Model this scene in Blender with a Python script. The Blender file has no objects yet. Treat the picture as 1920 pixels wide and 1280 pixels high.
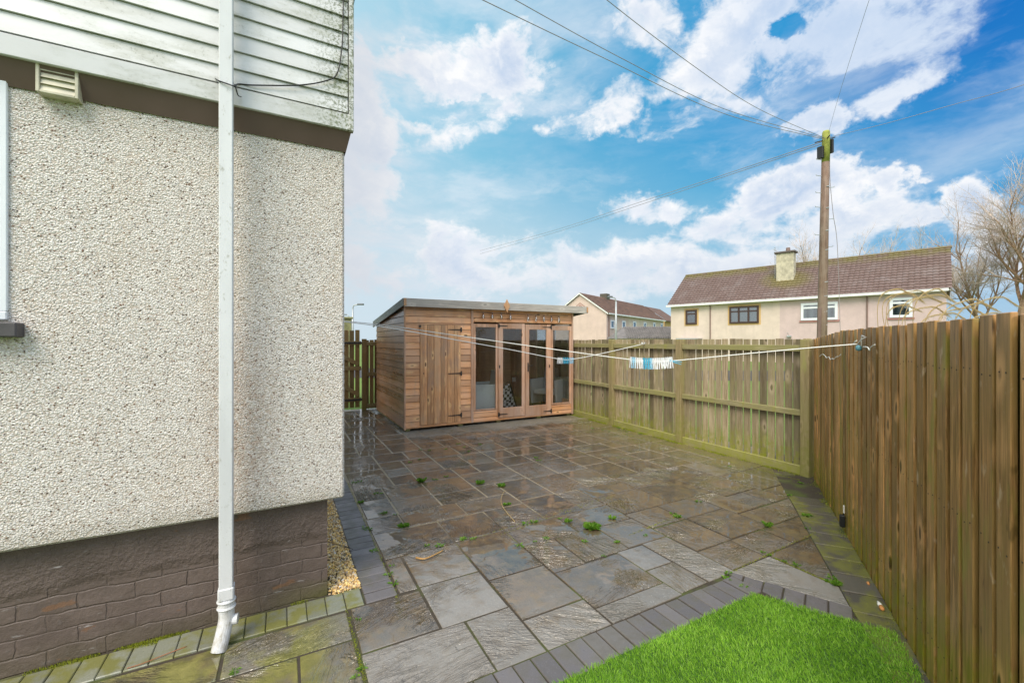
import bpy, math, random
import numpy as np
from mathutils import Vector, Matrix
random.seed(7); np.random.seed(7)
C = bpy.context.scene.collection
S = bpy.context.scene
# ------------------------------------------------------------------ camera, exposure
F = 800.0; H = 1.6
TH = math.atan(430/800.0)
FW = Vector((math.sin(TH), math.cos(TH), 0)); RT = Vector((math.cos(TH), -math.sin(TH), 0))
cam_d = bpy.data.cameras.new('camera'); cam = bpy.data.objects.new('camera', cam_d); C.objects.link(cam)
cam.location = (0, 0, H); cam.rotation_euler = (math.radians(90), 0, -TH)
cam_d.sensor_width = 36; cam_d.lens = 36*F/1920; cam_d.clip_start = 0.05; cam_d.clip_end = 3000
S.camera = cam
S.view_settings.view_transform = 'Standard'; S.view_settings.look = 'None'
S.view_settings.exposure = 0.10; S.view_settings.gamma = 1.0

def ray(u, v): return FW + RT*((u-960)/F) + Vector((0, 0, (640-v)/F))
def G(u, v, z=0.0):
    r = ray(u, v); t = (z-H)/r.z; return Vector((0, 0, H)) + r*t
def PY(u, v, y): r = ray(u, v); return Vector((0, 0, H)) + r*(y/r.y)
def PX(u, v, x): r = ray(u, v); return Vector((0, 0, H)) + r*(x/r.x)
def PD(u, v, d): return Vector((0, 0, H)) + ray(u, v)*d
def VW(l, d, z=0): p = FW*d + RT*l; return Vector((p.x, p.y, z))

# ------------------------------------------------------------------ node helper
class N:
    def __init__(s, tree): s.t = tree; s.n = tree.nodes; s.l = tree.links
    def put(s, sock, val):
        if val is None: return
        if isinstance(val, bpy.types.NodeSocket): s.l.new(val, sock)
        elif isinstance(val, (tuple, list)) and len(val) == 3 and sock.type == 'RGBA': sock.default_value = (*val, 1)
        else: sock.default_value = val
    def node(s, typ, **kw):
        n = s.n.new(typ)
        for k, v in kw.items(): setattr(n, k, v)
        return n
    def m(s, op, a, b=None, c=None, clamp=False):
        n = s.node('ShaderNodeMath', operation=op, use_clamp=clamp)
        for i, x in enumerate((a, b, c)): s.put(n.inputs[i], x) if x is not None else None
        return n.outputs[0]
    def v(s, op, a, b=None, sc=None):
        n = s.node('ShaderNodeVectorMath', operation=op); s.put(n.inputs[0], a); s.put(n.inputs[1], b)
        if sc is not None: s.put(n.inputs['Scale'], sc)
        return n.outputs['Value'] if op in ('DOT_PRODUCT', 'LENGTH', 'DISTANCE') else n.outputs[0]
    def mr(s, x, a, b, c=0.0, d=1.0, smooth=False):
        n = s.node('ShaderNodeMapRange'); n.clamp = True
        if smooth: n.interpolation_type = 'SMOOTHSTEP'
        s.put(n.inputs[0], x)
        for i, q in enumerate((a, b, c, d)): s.put(n.inputs[i+1], q)
        return n.outputs[0]
    def mix(s, f, a, b, mode='MIX'):
        n = s.node('ShaderNodeMix', data_type='RGBA', blend_type=mode)
        s.put(n.inputs[0], f); s.put(n.inputs[6], a); s.put(n.inputs[7], b); return n.outputs[2]
    def noise(s, vec, scale, detail=4, rough=.55, dist=0, w=None, out=0):
        n = s.node('ShaderNodeTexNoise')
        if w is not None: n.noise_dimensions = '4D'; s.put(n.inputs['W'], w)
        s.put(n.inputs['Vector'], vec); s.put(n.inputs['Scale'], scale); s.put(n.inputs['Detail'], detail)
        s.put(n.inputs['Roughness'], rough); s.put(n.inputs['Distortion'], dist); return n.outputs[out]
    def vor(s, vec, scale, feature='F1', rnd=1, out='Distance'):
        n = s.node('ShaderNodeTexVoronoi', feature=feature); s.put(n.inputs['Vector'], vec); s.put(n.inputs['Scale'], scale)
        s.put(n.inputs['Randomness'], rnd); return n.outputs[out]
    def ramp(s, f, stops):
        n = s.node('ShaderNodeValToRGB'); e = n.color_ramp.elements
        while len(e) < len(stops): e.new(.5)
        for el, (p, c) in zip(e, stops): el.position = p; el.color = (*c, 1)
        s.put(n.inputs[0], f); return n.outputs[0]
    def xyz(s, vec):
        n = s.node('ShaderNodeSeparateXYZ'); s.put(n.inputs[0], vec); return n.outputs
    def comb(s, x, y, z):
        n = s.node('ShaderNodeCombineXYZ'); s.put(n.inputs[0], x); s.put(n.inputs[1], y); s.put(n.inputs[2], z); return n.outputs[0]
    def obj(s): return s.node('ShaderNodeTexCoord').outputs['Object']
    def isl(s): return s.node('ShaderNodeNewGeometry').outputs['Random Per Island']
    def mulv(s, vec, sc): return s.v('MULTIPLY', vec, sc)
    def bump(s, h, strength=.5, dist=.01, normal=None):
        n = s.node('ShaderNodeBump'); s.put(n.inputs['Height'], h); s.put(n.inputs['Strength'], strength)
        s.put(n.inputs['Distance'], dist); s.put(n.inputs['Normal'], normal); return n.outputs[0]

def mat(name, fn):
    m = bpy.data.materials.new(name); m.use_nodes = True; t = N(m.node_tree); t.n.clear()
    out = t.node('ShaderNodeOutputMaterial'); b = t.node('ShaderNodeBsdfPrincipled')
    r = fn(t) or {}
    if 'shader' in r: t.l.new(r['shader'], out.inputs[0]); t.n.remove(b); return m
    for k, val in r.items(): t.put(b.inputs[k], val)
    t.l.new(b.outputs[0], out.inputs[0]); return m
def plain(name, col, rough=.6, metal=0, var=.12, scale=6, bump=0, spec=.5):
    def f(t):
        o = t.obj(); n = t.noise(o, scale, 5, .6)
        c = t.mix(t.mr(n, .3, .7), tuple(x*(1-var) for x in col), tuple(min(1, x*(1+var)) for x in col))
        r = {'Base Color': c, 'Roughness': t.mr(n, .3, .7, rough*.85, min(1, rough*1.15)), 'Metallic': metal, 'Specular IOR Level': spec}
        if bump: r['Normal'] = t.bump(t.noise(o, scale*12, 4), bump, .004)
        return r
    return mat(name, f)

# ------------------------------------------------------------------ world: sky and clouds (by world direction)
world = bpy.data.worlds.new('World'); S.world = world; world.use_nodes = True
SUN_DIR = Vector((-0.55, -0.50, 0.95)).normalized()
def make_world():
    t = N(world.node_tree); t.n.clear()
    d = t.node('ShaderNodeTexCoord').outputs['Generated']
    d = t.v('NORMALIZE', d)
    z = t.xyz(d)[2]
    el = t.m('ARCSINE', z)
    a = t.m('ARCTAN2', t.v('DOT_PRODUCT', d, tuple(RT)), t.v('DOT_PRODUCT', d, tuple(FW)))
    ae = t.comb(a, el, 0.0)
    aw = t.noise(t.mulv(d, (1, 1, 1.3)), 5.0, 7, .62, 0, out=1)
    ae = t.v('ADD', ae, t.v('MULTIPLY', t.v('SUBTRACT', aw, (.5, .5, .5)), (.34, .22, 0)))
    def AE(u, v):
        x = (u-960)/F; return math.atan(x), math.atan((640-v)/F/math.sqrt(1+x*x))
    # clear-sky colour
    sk = t.node('ShaderNodeTexSky', sky_type='NISHITA'); sk.sun_disc = False
    sk.sun_elevation = math.asin(SUN_DIR.z); sk.sun_rotation = math.atan2(SUN_DIR.x, SUN_DIR.y)
    nis = t.v('SCALE', sk.outputs[0], sc=0.09)
    wisp = t.noise(t.mulv(d, (2, 2, 7)), 1.2, 6, .6, .4)
    az = t.mr(t.m('ADD', a, t.m('MULTIPLY', t.m('SUBTRACT', wisp, .5), .35)), -.45, .82)
    up = t.ramp(az, [(0, (.52, .77, .88)), (.28, (.19, .55, .76)), (.5, (.075, .41, .69)), (.78, (.02, .31, .67)), (1, (.0, .17, .57))])
    dn = t.ramp(az, [(0, (.60, .74, .82)), (.35, (.42, .66, .78)), (.65, (.15, .48, .71)), (1, (.045, .36, .69))])
    base = t.mix(t.mr(el, .18, .50, smooth=True), dn, up)
    base = t.mix(.12, base, nis)
    haze = t.mr(t.m('ADD', t.m('ADD', el, t.mr(a, -.1, .75, -.04, .08)), t.m('MULTIPLY', t.m('SUBTRACT', wisp, .5), .25)), .0, .34, 1, 0, True)
    base = t.mix(t.m('MULTIPLY', haze, .75), base, (.60, .71, .79))
    wf = t.m('MULTIPLY', t.mr(wisp, .46, .72), .38)
    base = t.mix(wf, base, (.66, .78, .87))
    # cloud masses: (u, v, ru, rv, strength) of the photo turned into azimuth / elevation
    blobs = [
        (690, 270, 110, 190, 1.15), (655, 420, 120, 180, .95), (800, 105, 105, 60, 1.05), (930, 110, 100, 75, 1.15),
        (870, 170, 150, 75, .95), (960, 210, 70, 55, 1.0), (900, 255, 90, 40, .7), (745, 175, 60, 60, .8),
        (1130, 195, 100, 50, 1.15), (1060, 235, 62, 32, 1.0), (1190, 235, 62, 25, .8),
        (1220, 60, 110, 85, 1.25), (1330, 110, 170, 110, 1.25), (1280, 245, 85, 40, 1.15), (1400, 200, 105, 48, .95),
        (1390, 20, 110, 65, 1.2), (1610, 75, 180, 105, 1.2), (1740, 65, 170, 120, 1.0), (1660, 185, 95, 38, .9), (1850, 30, 65, 60, .7),
        (1520, 232, 52, 36, 1.15), (1675, 352, 36, 16, .95),
        (1450, 365, 120, 55, 1.2), (1530, 325, 60, 38, 1.0), (1390, 425, 130, 60, 1.15), (1230, 385, 100, 42, 1.0), (1600, 372, 48, 36, 1.0),
        (1840, 385, 110, 65, 1.35), (1790, 440, 110, 45, 1.0), (1690, 430, 75, 36, 1.0), (1540, 440, 120, 42, 1.0),
        (880, 500, 210, 75, 1.05), (1130, 520, 230, 80, 1.1), (1400, 500, 220, 65, 1.15), (740, 520, 120, 60, .8), (1880, 480, 160, 60, .8),
    ]
    field = None
    for (u, v, ru, rv, st) in blobs:
        ca, ce = AE(u, v); a1, e1 = AE(u+ru, v); a0, _ = AE(u-ru, v); _, e2 = AE(u, v-rv)
        ra = (a1-a0)/2; re = abs(e2-ce)
        q = t.v('MULTIPLY', t.v('SUBTRACT', ae, (ca, ce, 0)), (1/ra, 1/re, 0))
        r = t.v('LENGTH', q); w = t.mr(r, 0.25, 1.55, st*.95, 0.0, True)
        field = w if field is None else t.m('SMOOTH_MAX', field, w, .25)
    for (u, v, ru, rv) in [(1503, 45, 42, 30), (1240, 300, 90, 18), (840, 185, 60, 20), (1130, 300, 200, 25), (1700, 280, 200, 50)]:
        ca, ce = AE(u, v); a1, _ = AE(u+ru, v); _, e2 = AE(u, v-rv)
        q = t.v('MULTIPLY', t.v('SUBTRACT', ae, (ca, ce, 0)), (1/(a1-ca), 1/(e2-ce), 0))
        field = t.m('SUBTRACT', field, t.mr(t.v('LENGTH', q), .2, 1.6, .9, 0.0, True))
    fwd = t.v('DOT_PRODUCT', d, tuple(FW))
    back = t.mr(fwd, .55, .2)
    field = t.m('MAXIMUM', field, t.m('MULTIPLY', back, .8))
    dd = t.mulv(d, (1, 1, 1.45))
    warp = t.noise(dd, 3.5, 5, .55, 0, out=1)
    dw = t.v('ADD', dd, t.v('SCALE', t.v('SUBTRACT', warp, (.5, .5, .5)), sc=.16))
    def dens(vec, det):
        n1 = t.noise(vec, 6.0, det, .62); n3 = t.noise(vec, 2.6, 4, .5)
        return t.m('ADD', t.m('MULTIPLY', t.m('SUBTRACT', n1, .5), 3.4), t.m('MULTIPLY', t.m('SUBTRACT', n3, .5), 1.2))
    na = dens(dw, 13); nb = dens(t.v('ADD', dw, (-.014, -.008, .030)), 8)
    n3 = t.noise(dw, 4.2, 5, .55)
    f = t.m('ADD', field, na)
    alpha = t.mr(f, .30, 1.0, smooth=True)
    wn = t.noise(t.mulv(dw, (1, 1, 2.2)), 2.4, 8, .62)
    thin = t.m('MULTIPLY', t.mr(wn, .46, .66, smooth=True), t.mr(field, .05, .5, .25, .75))
    alpha = t.m('MAXIMUM', alpha, thin)
    shade = t.mr(t.m('SUBTRACT', na, nb), -.30, .30)       # sunward side of each billow
    body = t.mr(f, .7, 1.45, smooth=True)
    grey = t.m('MULTIPLY', body, t.m('ADD', t.m('MULTIPLY', t.m('SUBTRACT', 1.0, shade), .75), t.mr(n3, .44, .60, 0, .38)))
    ccol = t.mix(t.m('MINIMUM', grey, 1.0), (.93, .935, .95), (.44, .57, .77))
    ccol = t.mix(t.m('MULTIPLY', t.m('SUBTRACT', 1.0, shade), .40), ccol, (.56, .66, .81))
    ccol = t.mix(t.m('MULTIPLY', t.m('MULTIPLY', t.mr(a, .35, .62, smooth=True), t.mr(el, .30, .45)), .55), ccol, (.45, .60, .82))
    # low clouds are paler and flatter
    low = t.mr(el, .08, .28, 1, 0, True)
    ccol = t.mix(t.m('MULTIPLY', low, .6), ccol, (.64, .70, .78))
    leftg = t.m('MULTIPLY', t.mr(a, -.38, -.10, 1, 0, True), .75)
    ccol = t.mix(leftg, ccol, (.60, .635, .69))
    col = t.mix(alpha, base, ccol)
    # brighter thin cloud round the hidden sun behind the viewer
    sg = t.v('DOT_PRODUCT', d, tuple(SUN_DIR))
    glow = t.mr(sg, -.1, 1.0, 1.0, 2.2, True)
    glow = t.m('ADD', t.m('MULTIPLY', t.m('SUBTRACT', glow, 1.0), back), 1.0)
    col = t.v('SCALE', col, sc=glow)
    col = t.mix(back, col, t.v('MULTIPLY', col, (1.06, 1.0, .90)))
    under = t.mr(z, -.03, 0, 0, 1)
    col = t.mix(under, (.10, .11, .09), col)
    bg = t.node('ShaderNodeBackground'); t.put(bg.inputs[0], col); bg.inputs[1].default_value = 1.0
    o = t.node('ShaderNodeOutputWorld'); t.l.new(bg.outputs[0], o.inputs[0])
make_world()
sun_d = bpy.data.lights.new('sun', 'SUN'); sun = bpy.data.objects.new('sun', sun_d); C.objects.link(sun)
sun_d.energy = 3.2; sun_d.angle = math.radians(32); sun_d.color = (1, .90, .77)
sun.rotation_euler = SUN_DIR.to_track_quat('Z', 'Y').to_euler()
# ------------------------------------------------------------------ mesh helpers
WM = {}
def wm(o): return WM.get(o.name, Matrix.Identity(4))
class MB:
    def __init__(s): s.v = []; s.f = []
    def add(s, vs, fs):
        b = len(s.v); s.v += [tuple(p) for p in vs]; s.f += [tuple(i+b for i in f) for f in fs]; return s
    def box(s, x0, x1, y0, y1, z0, z1, M=None):
        vs = [(x, y, z) for z in (z0, z1) for y in (y0, y1) for x in (x0, x1)]
        if M is not None: vs = [M @ Vector(p) for p in vs]
        return s.add(vs, [(0, 2, 3, 1), (4, 5, 7, 6), (0, 1, 5, 4), (2, 6, 7, 3), (0, 4, 6, 2), (1, 3, 7, 5)])
    def cbox(s, x0, x1, y0, y1, z0, z1, c=.003, M=None):
        # chamfered box (all edges)
        vs = []; idx = {}
        X = (x0, x1); Y = (y0, y1); Z = (z0, z1)
        for i in (0, 1):
            for j in (0, 1):
                for k in (0, 1):
                    for ax in range(3):
                        p = [X[i], Y[j], Z[k]]
                        for q, (w, sg) in enumerate(((i, 0), (j, 1), (k, 2))):
                            if q != ax: p[q] += c if w == 0 else -c
                        idx[(i, j, k, ax)] = len(vs); vs.append(M @ Vector(p) if M is not None else p)
        fs = []
        g = lambda i, j, k, ax: idx[(i, j, k, ax)]
        for i in (0, 1):
            q = [g(i, 0, 0, 0), g(i, 1, 0, 0), g(i, 1, 1, 0), g(i, 0, 1, 0)]; fs.append(q if i else q[::-1])
        for j in (0, 1):
            q = [g(0, j, 0, 1), g(0, j, 1, 1), g(1, j, 1, 1), g(1, j, 0, 1)]; fs.append(q if j else q[::-1])
        for k in (0, 1):
            q = [g(0, 0, k, 2), g(1, 0, k, 2), g(1, 1, k, 2), g(0, 1, k, 2)]; fs.append(q if k else q[::-1])
        for a in (0, 1):
            for b in (0, 1):
                q = [g(0, a, b, 1), g(1, a, b, 1), g(1, a, b, 2), g(0, a, b, 2)]; fs.append(q if a ^ b else q[::-1])
                q = [g(a, 0, b, 0), g(a, 0, b, 2), g(a, 1, b, 2), g(a, 1, b, 0)]; fs.append(q if not (a ^ b) else q[::-1])
                q = [g(a, b, 0, 0), g(a, b, 1, 0), g(a, b, 1, 1), g(a, b, 0, 1)]; fs.append(q if not(a ^ b) else q[::-1])
        for i in (0, 1):
            for j in (0, 1):
                for k in (0, 1):
                    q = [g(i, j, k, 0), g(i, j, k, 1), g(i, j, k, 2)]; fs.append(q if (i+j+k) % 2 else q[::-1])
        return s.add(vs, fs)
    def prism(s, poly, z0, z1, c=0.0, dz=None):
        n = len(poly)
        if n < 3: return s
        cx = sum(p[0] for p in poly)/n; cy = sum(p[1] for p in poly)/n
        top = []
        for i in range(n):
            a = Vector(poly[i-1]); b = Vector(poly[i]); d = Vector(poly[(i+1) % n])
            e1 = (b-a).normalized(); e2 = (d-b).normalized()
            n1 = Vector((-e1.y, e1.x)); n2 = Vector((-e2.y, e2.x)); m = n1+n2
            k = c/max(.35, m.dot(n1)) if c else 0
            top.append(b+m*k)
        h = [z1 + (dz[0]*(p[0]-cx)+dz[1]*(p[1]-cy) if dz else 0) for p in top]
        vs = [(p[0], p[1], z0) for p in poly]+[(p[0], p[1], hh-c) for p, hh in zip(poly, h)]+[(p[0], p[1], hh) for p, hh in zip(top, h)]
        fs = [tuple(range(2*n, 3*n))]
        for i in range(n):
            j = (i+1) % n; fs += [(i, j, n+j, n+i), (n+i, n+j, 2*n+j, 2*n+i)]
        return s.add(vs, fs)
    def tube(s, pts, rad, n=6, cap=True):
        pts = [Vector(p) for p in pts]
        if not isinstance(rad, (list, tuple)): rad = [rad]*len(pts)
        vs = []; prev = None
        for i, p in enumerate(pts):
            t = (pts[min(i+1, len(pts)-1)]-pts[max(i-1, 0)]).normalized()
            if prev is None: prev = t.orthogonal().normalized()
            a = (prev - t*prev.dot(t)); a = a.normalized() if a.length > 1e-6 else t.orthogonal().normalized()
            prev = a; b = t.cross(a)
            for k in range(n):
                w = 2*math.pi*k/n; vs.append(p+(a*math.cos(w)+b*math.sin(w))*rad[i])
        fs = []
        for i in range(len(pts)-1):
            for k in range(n):
                k2 = (k+1) % n; fs.append((i*n+k, i*n+k2, (i+1)*n+k2, (i+1)*n+k))
        if cap: fs += [tuple(range(n))[::-1], tuple(range((len(pts)-1)*n, len(pts)*n))]
        return s.add(vs, fs)
    def grid(s, fn, nu, nv):
        vs = [fn(i/nu, j/nv) for j in range(nv+1) for i in range(nu+1)]
        fs = [(j*(nu+1)+i, j*(nu+1)+i+1, (j+1)*(nu+1)+i+1, (j+1)*(nu+1)+i) for j in range(nv) for i in range(nu)]
        return s.add(vs, fs)
    def build(s, name, m, parent=None, smooth=False, world=True, bevel=0):
        me = bpy.data.meshes.new(name); me.from_pydata(s.v, [], s.f); me.update()
        if smooth: me.polygons.foreach_set('use_smooth', [True]*len(me.polygons))
        if m: me.materials.append(m)
        o = bpy.data.objects.new(name, me); C.objects.link(o)
        if parent is not None:
            o.parent = parent
            if world: o.matrix_parent_inverse = wm(parent).inverted(); WM[o.name] = Matrix.Identity(4)
            else: WM[o.name] = wm(parent).copy()
        if bevel:
            b = o.modifiers.new('bevel', 'BEVEL'); b.width = bevel; b.segments = 2; b.limit_method = 'ANGLE'
        return o
def tag(o, label=None, cat=None, group=None, kind=None):
    if label: o['label'] = label
    if cat: o['category'] = cat
    if group: o['group'] = group
    if kind: o['kind'] = kind
    return o
def empty(name, loc=(0, 0, 0), rz=0, label=None, cat=None, group=None):
    o = bpy.data.objects.new(name, None); C.objects.link(o); o.location = loc; o.rotation_euler = (0, 0, rz); o.empty_display_size = .2
    WM[o.name] = Matrix.Translation(Vector(loc)) @ Matrix.Rotation(rz, 4, 'Z'); return tag(o, label, cat, group)
def copy_tree(o, parent=None):
    c = o.copy(); C.objects.link(c)
    if parent is not None: c.parent = parent
    WM[c.name] = wm(o).copy()
    for ch in list(o.children): copy_tree(ch, c)
    return c
def struct(name, mb, m, kind='structure', smooth=False):
    o = mb.build(name, m, smooth=smooth); o['kind'] = kind; return o
def spline(P, k=8):
    P = [Vector(p) for p in P]; Q = [P[0]*2-P[1]]+P+[P[-1]*2-P[-2]]; out = []
    for i in range(1, len(Q)-2):
        for j in range(k):
            t = j/k; a, b, c, d = Q[i-1:i+3]
            out.append(.5*((2*b)+(c-a)*t+(2*a-5*b+4*c-d)*t*t+(3*b-a-3*c+d)*t**3))
    return out+[P[-1]]
def clip(poly, p, n):      # keep side where (x-p).n >= 0
    out = []
    for i in range(len(poly)):
        a = Vector(poly[i][:2]); b = Vector(poly[(i+1) % len(poly)][:2]); da = (a-p).dot(n); db = (b-p).dot(n)
        if da >= 0: out.append(a)
        if (da >= 0) != (db >= 0): out.append(a+(b-a)*(da/(da-db)))
    return out
def ccw(poly):
    A = sum(poly[i-1][0]*poly[i][1]-poly[i][0]*poly[i-1][1] for i in range(len(poly)))
    return poly if A > 0 else poly[::-1]
def area(poly):
    return abs(sum(poly[i-1][0]*poly[i][1]-poly[i][0]*poly[i-1][1] for i in range(len(poly))))/2 if len(poly) > 2 else 0
# ------------------------------------------------------------------ materials
def wood(name, ca, cb, cc, axis='Z', moss=None, rough=.62, knots=.5, bumpd=.0028, grain=1.0, wet=0, isl=.5, stain=None, contrast=1.0, flecks=0):
    """ca/cb light and dark of the grain, cc the weathered tone; moss=(colour, z_full, z_none, amount)"""
    def f(t):
        o = t.obj(); r = t.isl()
        sc = {'Z': (1, 1, .045), 'X': (.045, 1, 1), 'Y': (1, .045, 1)}[axis]
        o2 = t.v('ADD', t.mulv(o, sc), t.v('SCALE', (7.3, 3.1, 5.7), sc=r))
        g1 = t.noise(o2, 60*grain, 6, .6, .6); g2 = t.noise(o2, 170*grain, 3, .6)
        n3 = t.noise(o, 2.2, 5, .6, .3); n4 = t.noise(t.mulv(o, sc), 9, 4, .6)
        gg = t.m('ADD', t.m('MULTIPLY', g1, .7), t.m('MULTIPLY', g2, .3))
        c = t.mix(t.mr(gg, .5-.12/contrast, .5+.12/contrast), ca, cb)
        c = t.mix(t.m('MULTIPLY', t.mr(t.m('ADD', n3, t.m('MULTIPLY', t.m('SUBTRACT', n4, .5), .8)), .38, .66), .8), c, cc)
        c = t.mix(1.0, c, t.comb_col(t.mr(r, 0, 1, 1-isl*.55, 1+isl*.45)), 'MULTIPLY')
        h = gg
        if knots:
            ks = {'Z': (1, 1, .40), 'X': (.40, 1, 1), 'Y': (1, .40, 1)}[axis]
            kv = t.v('ADD', t.mulv(t.v('ADD', o, t.v('SCALE', t.v('SUBTRACT', t.noise(o, 9, 2, out=1), (.5, .5, .5)), sc=.03)), ks), t.v('SCALE', (3.3, 8.1, 2.2), sc=r))
            kd = t.vor(kv, 9.0, rnd=1)
            kr = t.vor(kv, 9.0, out='Color')
            sel = t.mr(t.xyz(kr)[0], .62, .66)
            k1 = t.m('MULTIPLY', t.mr(kd, .09, .19, 1, 0, True), sel)
            k2 = t.m('MULTIPLY', t.mr(kd, .14, .46, 1, 0, True), sel)
            c = t.mix(t.m('MULTIPLY', k2, .5*knots), c, tuple(min(1, x*1.5+.02) for x in ca))
            c = t.mix(t.m('MULTIPLY', k1, knots), c, tuple(x*.30 for x in cb))
        if flecks:
            fk = t.noise(t.v('ADD', t.mulv(o, (1, 1, .35)), t.v('SCALE', (5, 2, 1), sc=r)), 26, 3, .5); c = t.mix(t.mr(fk, .66, .74, 0, .55), c, (.62, .46, .33)); c = t.mix(t.mr(fk, .34, .26, 0, .6), c, tuple(x*.35 for x in cb))
        if stain:
            sn = t.noise(t.mulv(o, (1, 1, .25)), 7, 5, .65)
            c = t.mix(t.m('MULTIPLY', t.mr(sn, .54, .68, smooth=True), stain[1]), c, stain[0])
        if moss:
            mc, z1, z0, am = moss
            z = t.xyz(o)[2]; mn = t.noise(o, 14, 6, .7); mn2 = t.noise(t.mulv(o, (1, 1, .3)), 5, 4, .6)
            zz = t.m('ADD', z, t.m('MULTIPLY', t.m('SUBTRACT', mn2, .5), (z0-z1)*1.3))
            k = t.m('MULTIPLY', t.mr(zz, z1, z0, 1, .12, True), t.mr(mn, .32, .60))
            c = t.mix(t.m('MULTIPLY', k, am), c, t.mix(mn, mc, tuple(x*.55 for x in mc)))
        return {'Base Color': c, 'Roughness': t.mr(n4, .3, .7, rough-.12, rough+.12), 'Normal': t.bump(h, .55, bumpd), 'Specular IOR Level': .4+wet}
    return mat(name, f)
def comb_col(s, x): return s.comb(x, x, x)
N.comb_col = comb_col

# pebble-dash render
def _dash(base, dark, speck=1.0, scale=105, stains=True):
    def f(t):
        o = t.obj()
        ow = t.v('ADD', o, t.v('SCALE', t.v('SUBTRACT', t.noise(o, 60, 2, out=1), (.5, .5, .5)), sc=.008))
        sq = t.mulv(ow, (1, 1, 1.25))
        d = t.vor(sq, scale); cc = t.xyz(t.vor(sq, scale, out='Color'))
        d2 = t.vor(sq, scale*2.1)
        n = t.noise(o, 1.7, 6, .6); nf = t.noise(o, 38, 4, .6)
        c = t.mix(t.mr(cc[0], 0, 1), base, tuple(x*.74 for x in base))
        c = t.mix(t.m('MULTIPLY', t.mr(d, .46, .72, 0, 1, True), .62), c, (base[0]*.42, base[1]*.34, base[2]*.27))  # shade in the pits between stones, put into the colour
        c = t.mix(t.m('MULTIPLY', t.mr(nf, .55, .75), .35), c, (base[0]*.62, base[1]*.52, base[2]*.40))
        sp = t.m('MULTIPLY', t.mr(cc[1], .93, .935), t.mr(d, .46, .56, 1, 0))
        c = t.mix(t.m('MULTIPLY', sp, speck), c, t.mix(cc[2], (.02, .02, .02), (.22, .10, .04)))
        if stains:
            c = t.mix(t.m('MULTIPLY', t.mr(n, .48, .72, smooth=True), .22), c, (base[0]*.78, base[1]*.66, base[2]*.52))
            x = t.xyz(o); dx = t.m('ABSOLUTE', t.m('ADD', x[0], .20))
            rs = t.m('MULTIPLY', t.mr(dx, .02, .26, 1, 0, True), t.mr(t.m('ABSOLUTE', t.m('SUBTRACT', x[2], 1.15)), .1, .8, 1, 0, True))
            c = t.mix(t.m('MULTIPLY', rs, t.m('MULTIPLY', t.mr(nf, .3, .65), .55)), c, (.36, .22, .14))
            low = t.mr(x[2], .62, .74, .35, 0, True)
            c = t.mix(low, c, (.25, .24, .17))
        hgt = t.m('ADD', t.m('MULTIPLY', t.mr(d, 0, .7, 1, 0), 1.0), t.m('MULTIPLY', t.mr(d2, 0, .7, 1, 0), .4))
        return {'Base Color': c, 'Roughness': .75, 'Normal': t.bump(hgt, .9, .008)}
    return f
M_dash = mat('pebble_dash', _dash((.93, .895, .855), (.2, .15, .1), .95, 102))
def _far_dash(base):
    def f(t):
        o = t.obj(); n = t.noise(o, 1.1, 7, .65); nf = t.noise(o, 14, 6, .75)
        v = t.noise(t.mulv(o, (1, 1, .18)), 2.4, 5, .6)
        c = t.mix(t.mr(n, .35, .7), base, tuple(x*.82 for x in base))
        c = t.mix(t.m('MULTIPLY', t.mr(v, .55, .75), .35), c, tuple(x*.62 for x in base))
        c = t.mix(t.mr(nf, .3, .7, 0, .35), c, tuple(x*.7 for x in base))
        return {'Base Color': c, 'Roughness': .85, 'Normal': t.bump(nf, .6, .03)}
    return f
M_cream = mat('cream_roughcast', _far_dash((.72, .60, .52)))
M_pink = mat('pink_roughcast', _far_dash((.64, .50, .485)))
M_palepink = mat('pale_roughcast', _far_dash((.68, .53, .47)))
M_yellow = mat('yellow_surround', _far_dash((.68, .45, .20)))

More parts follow.
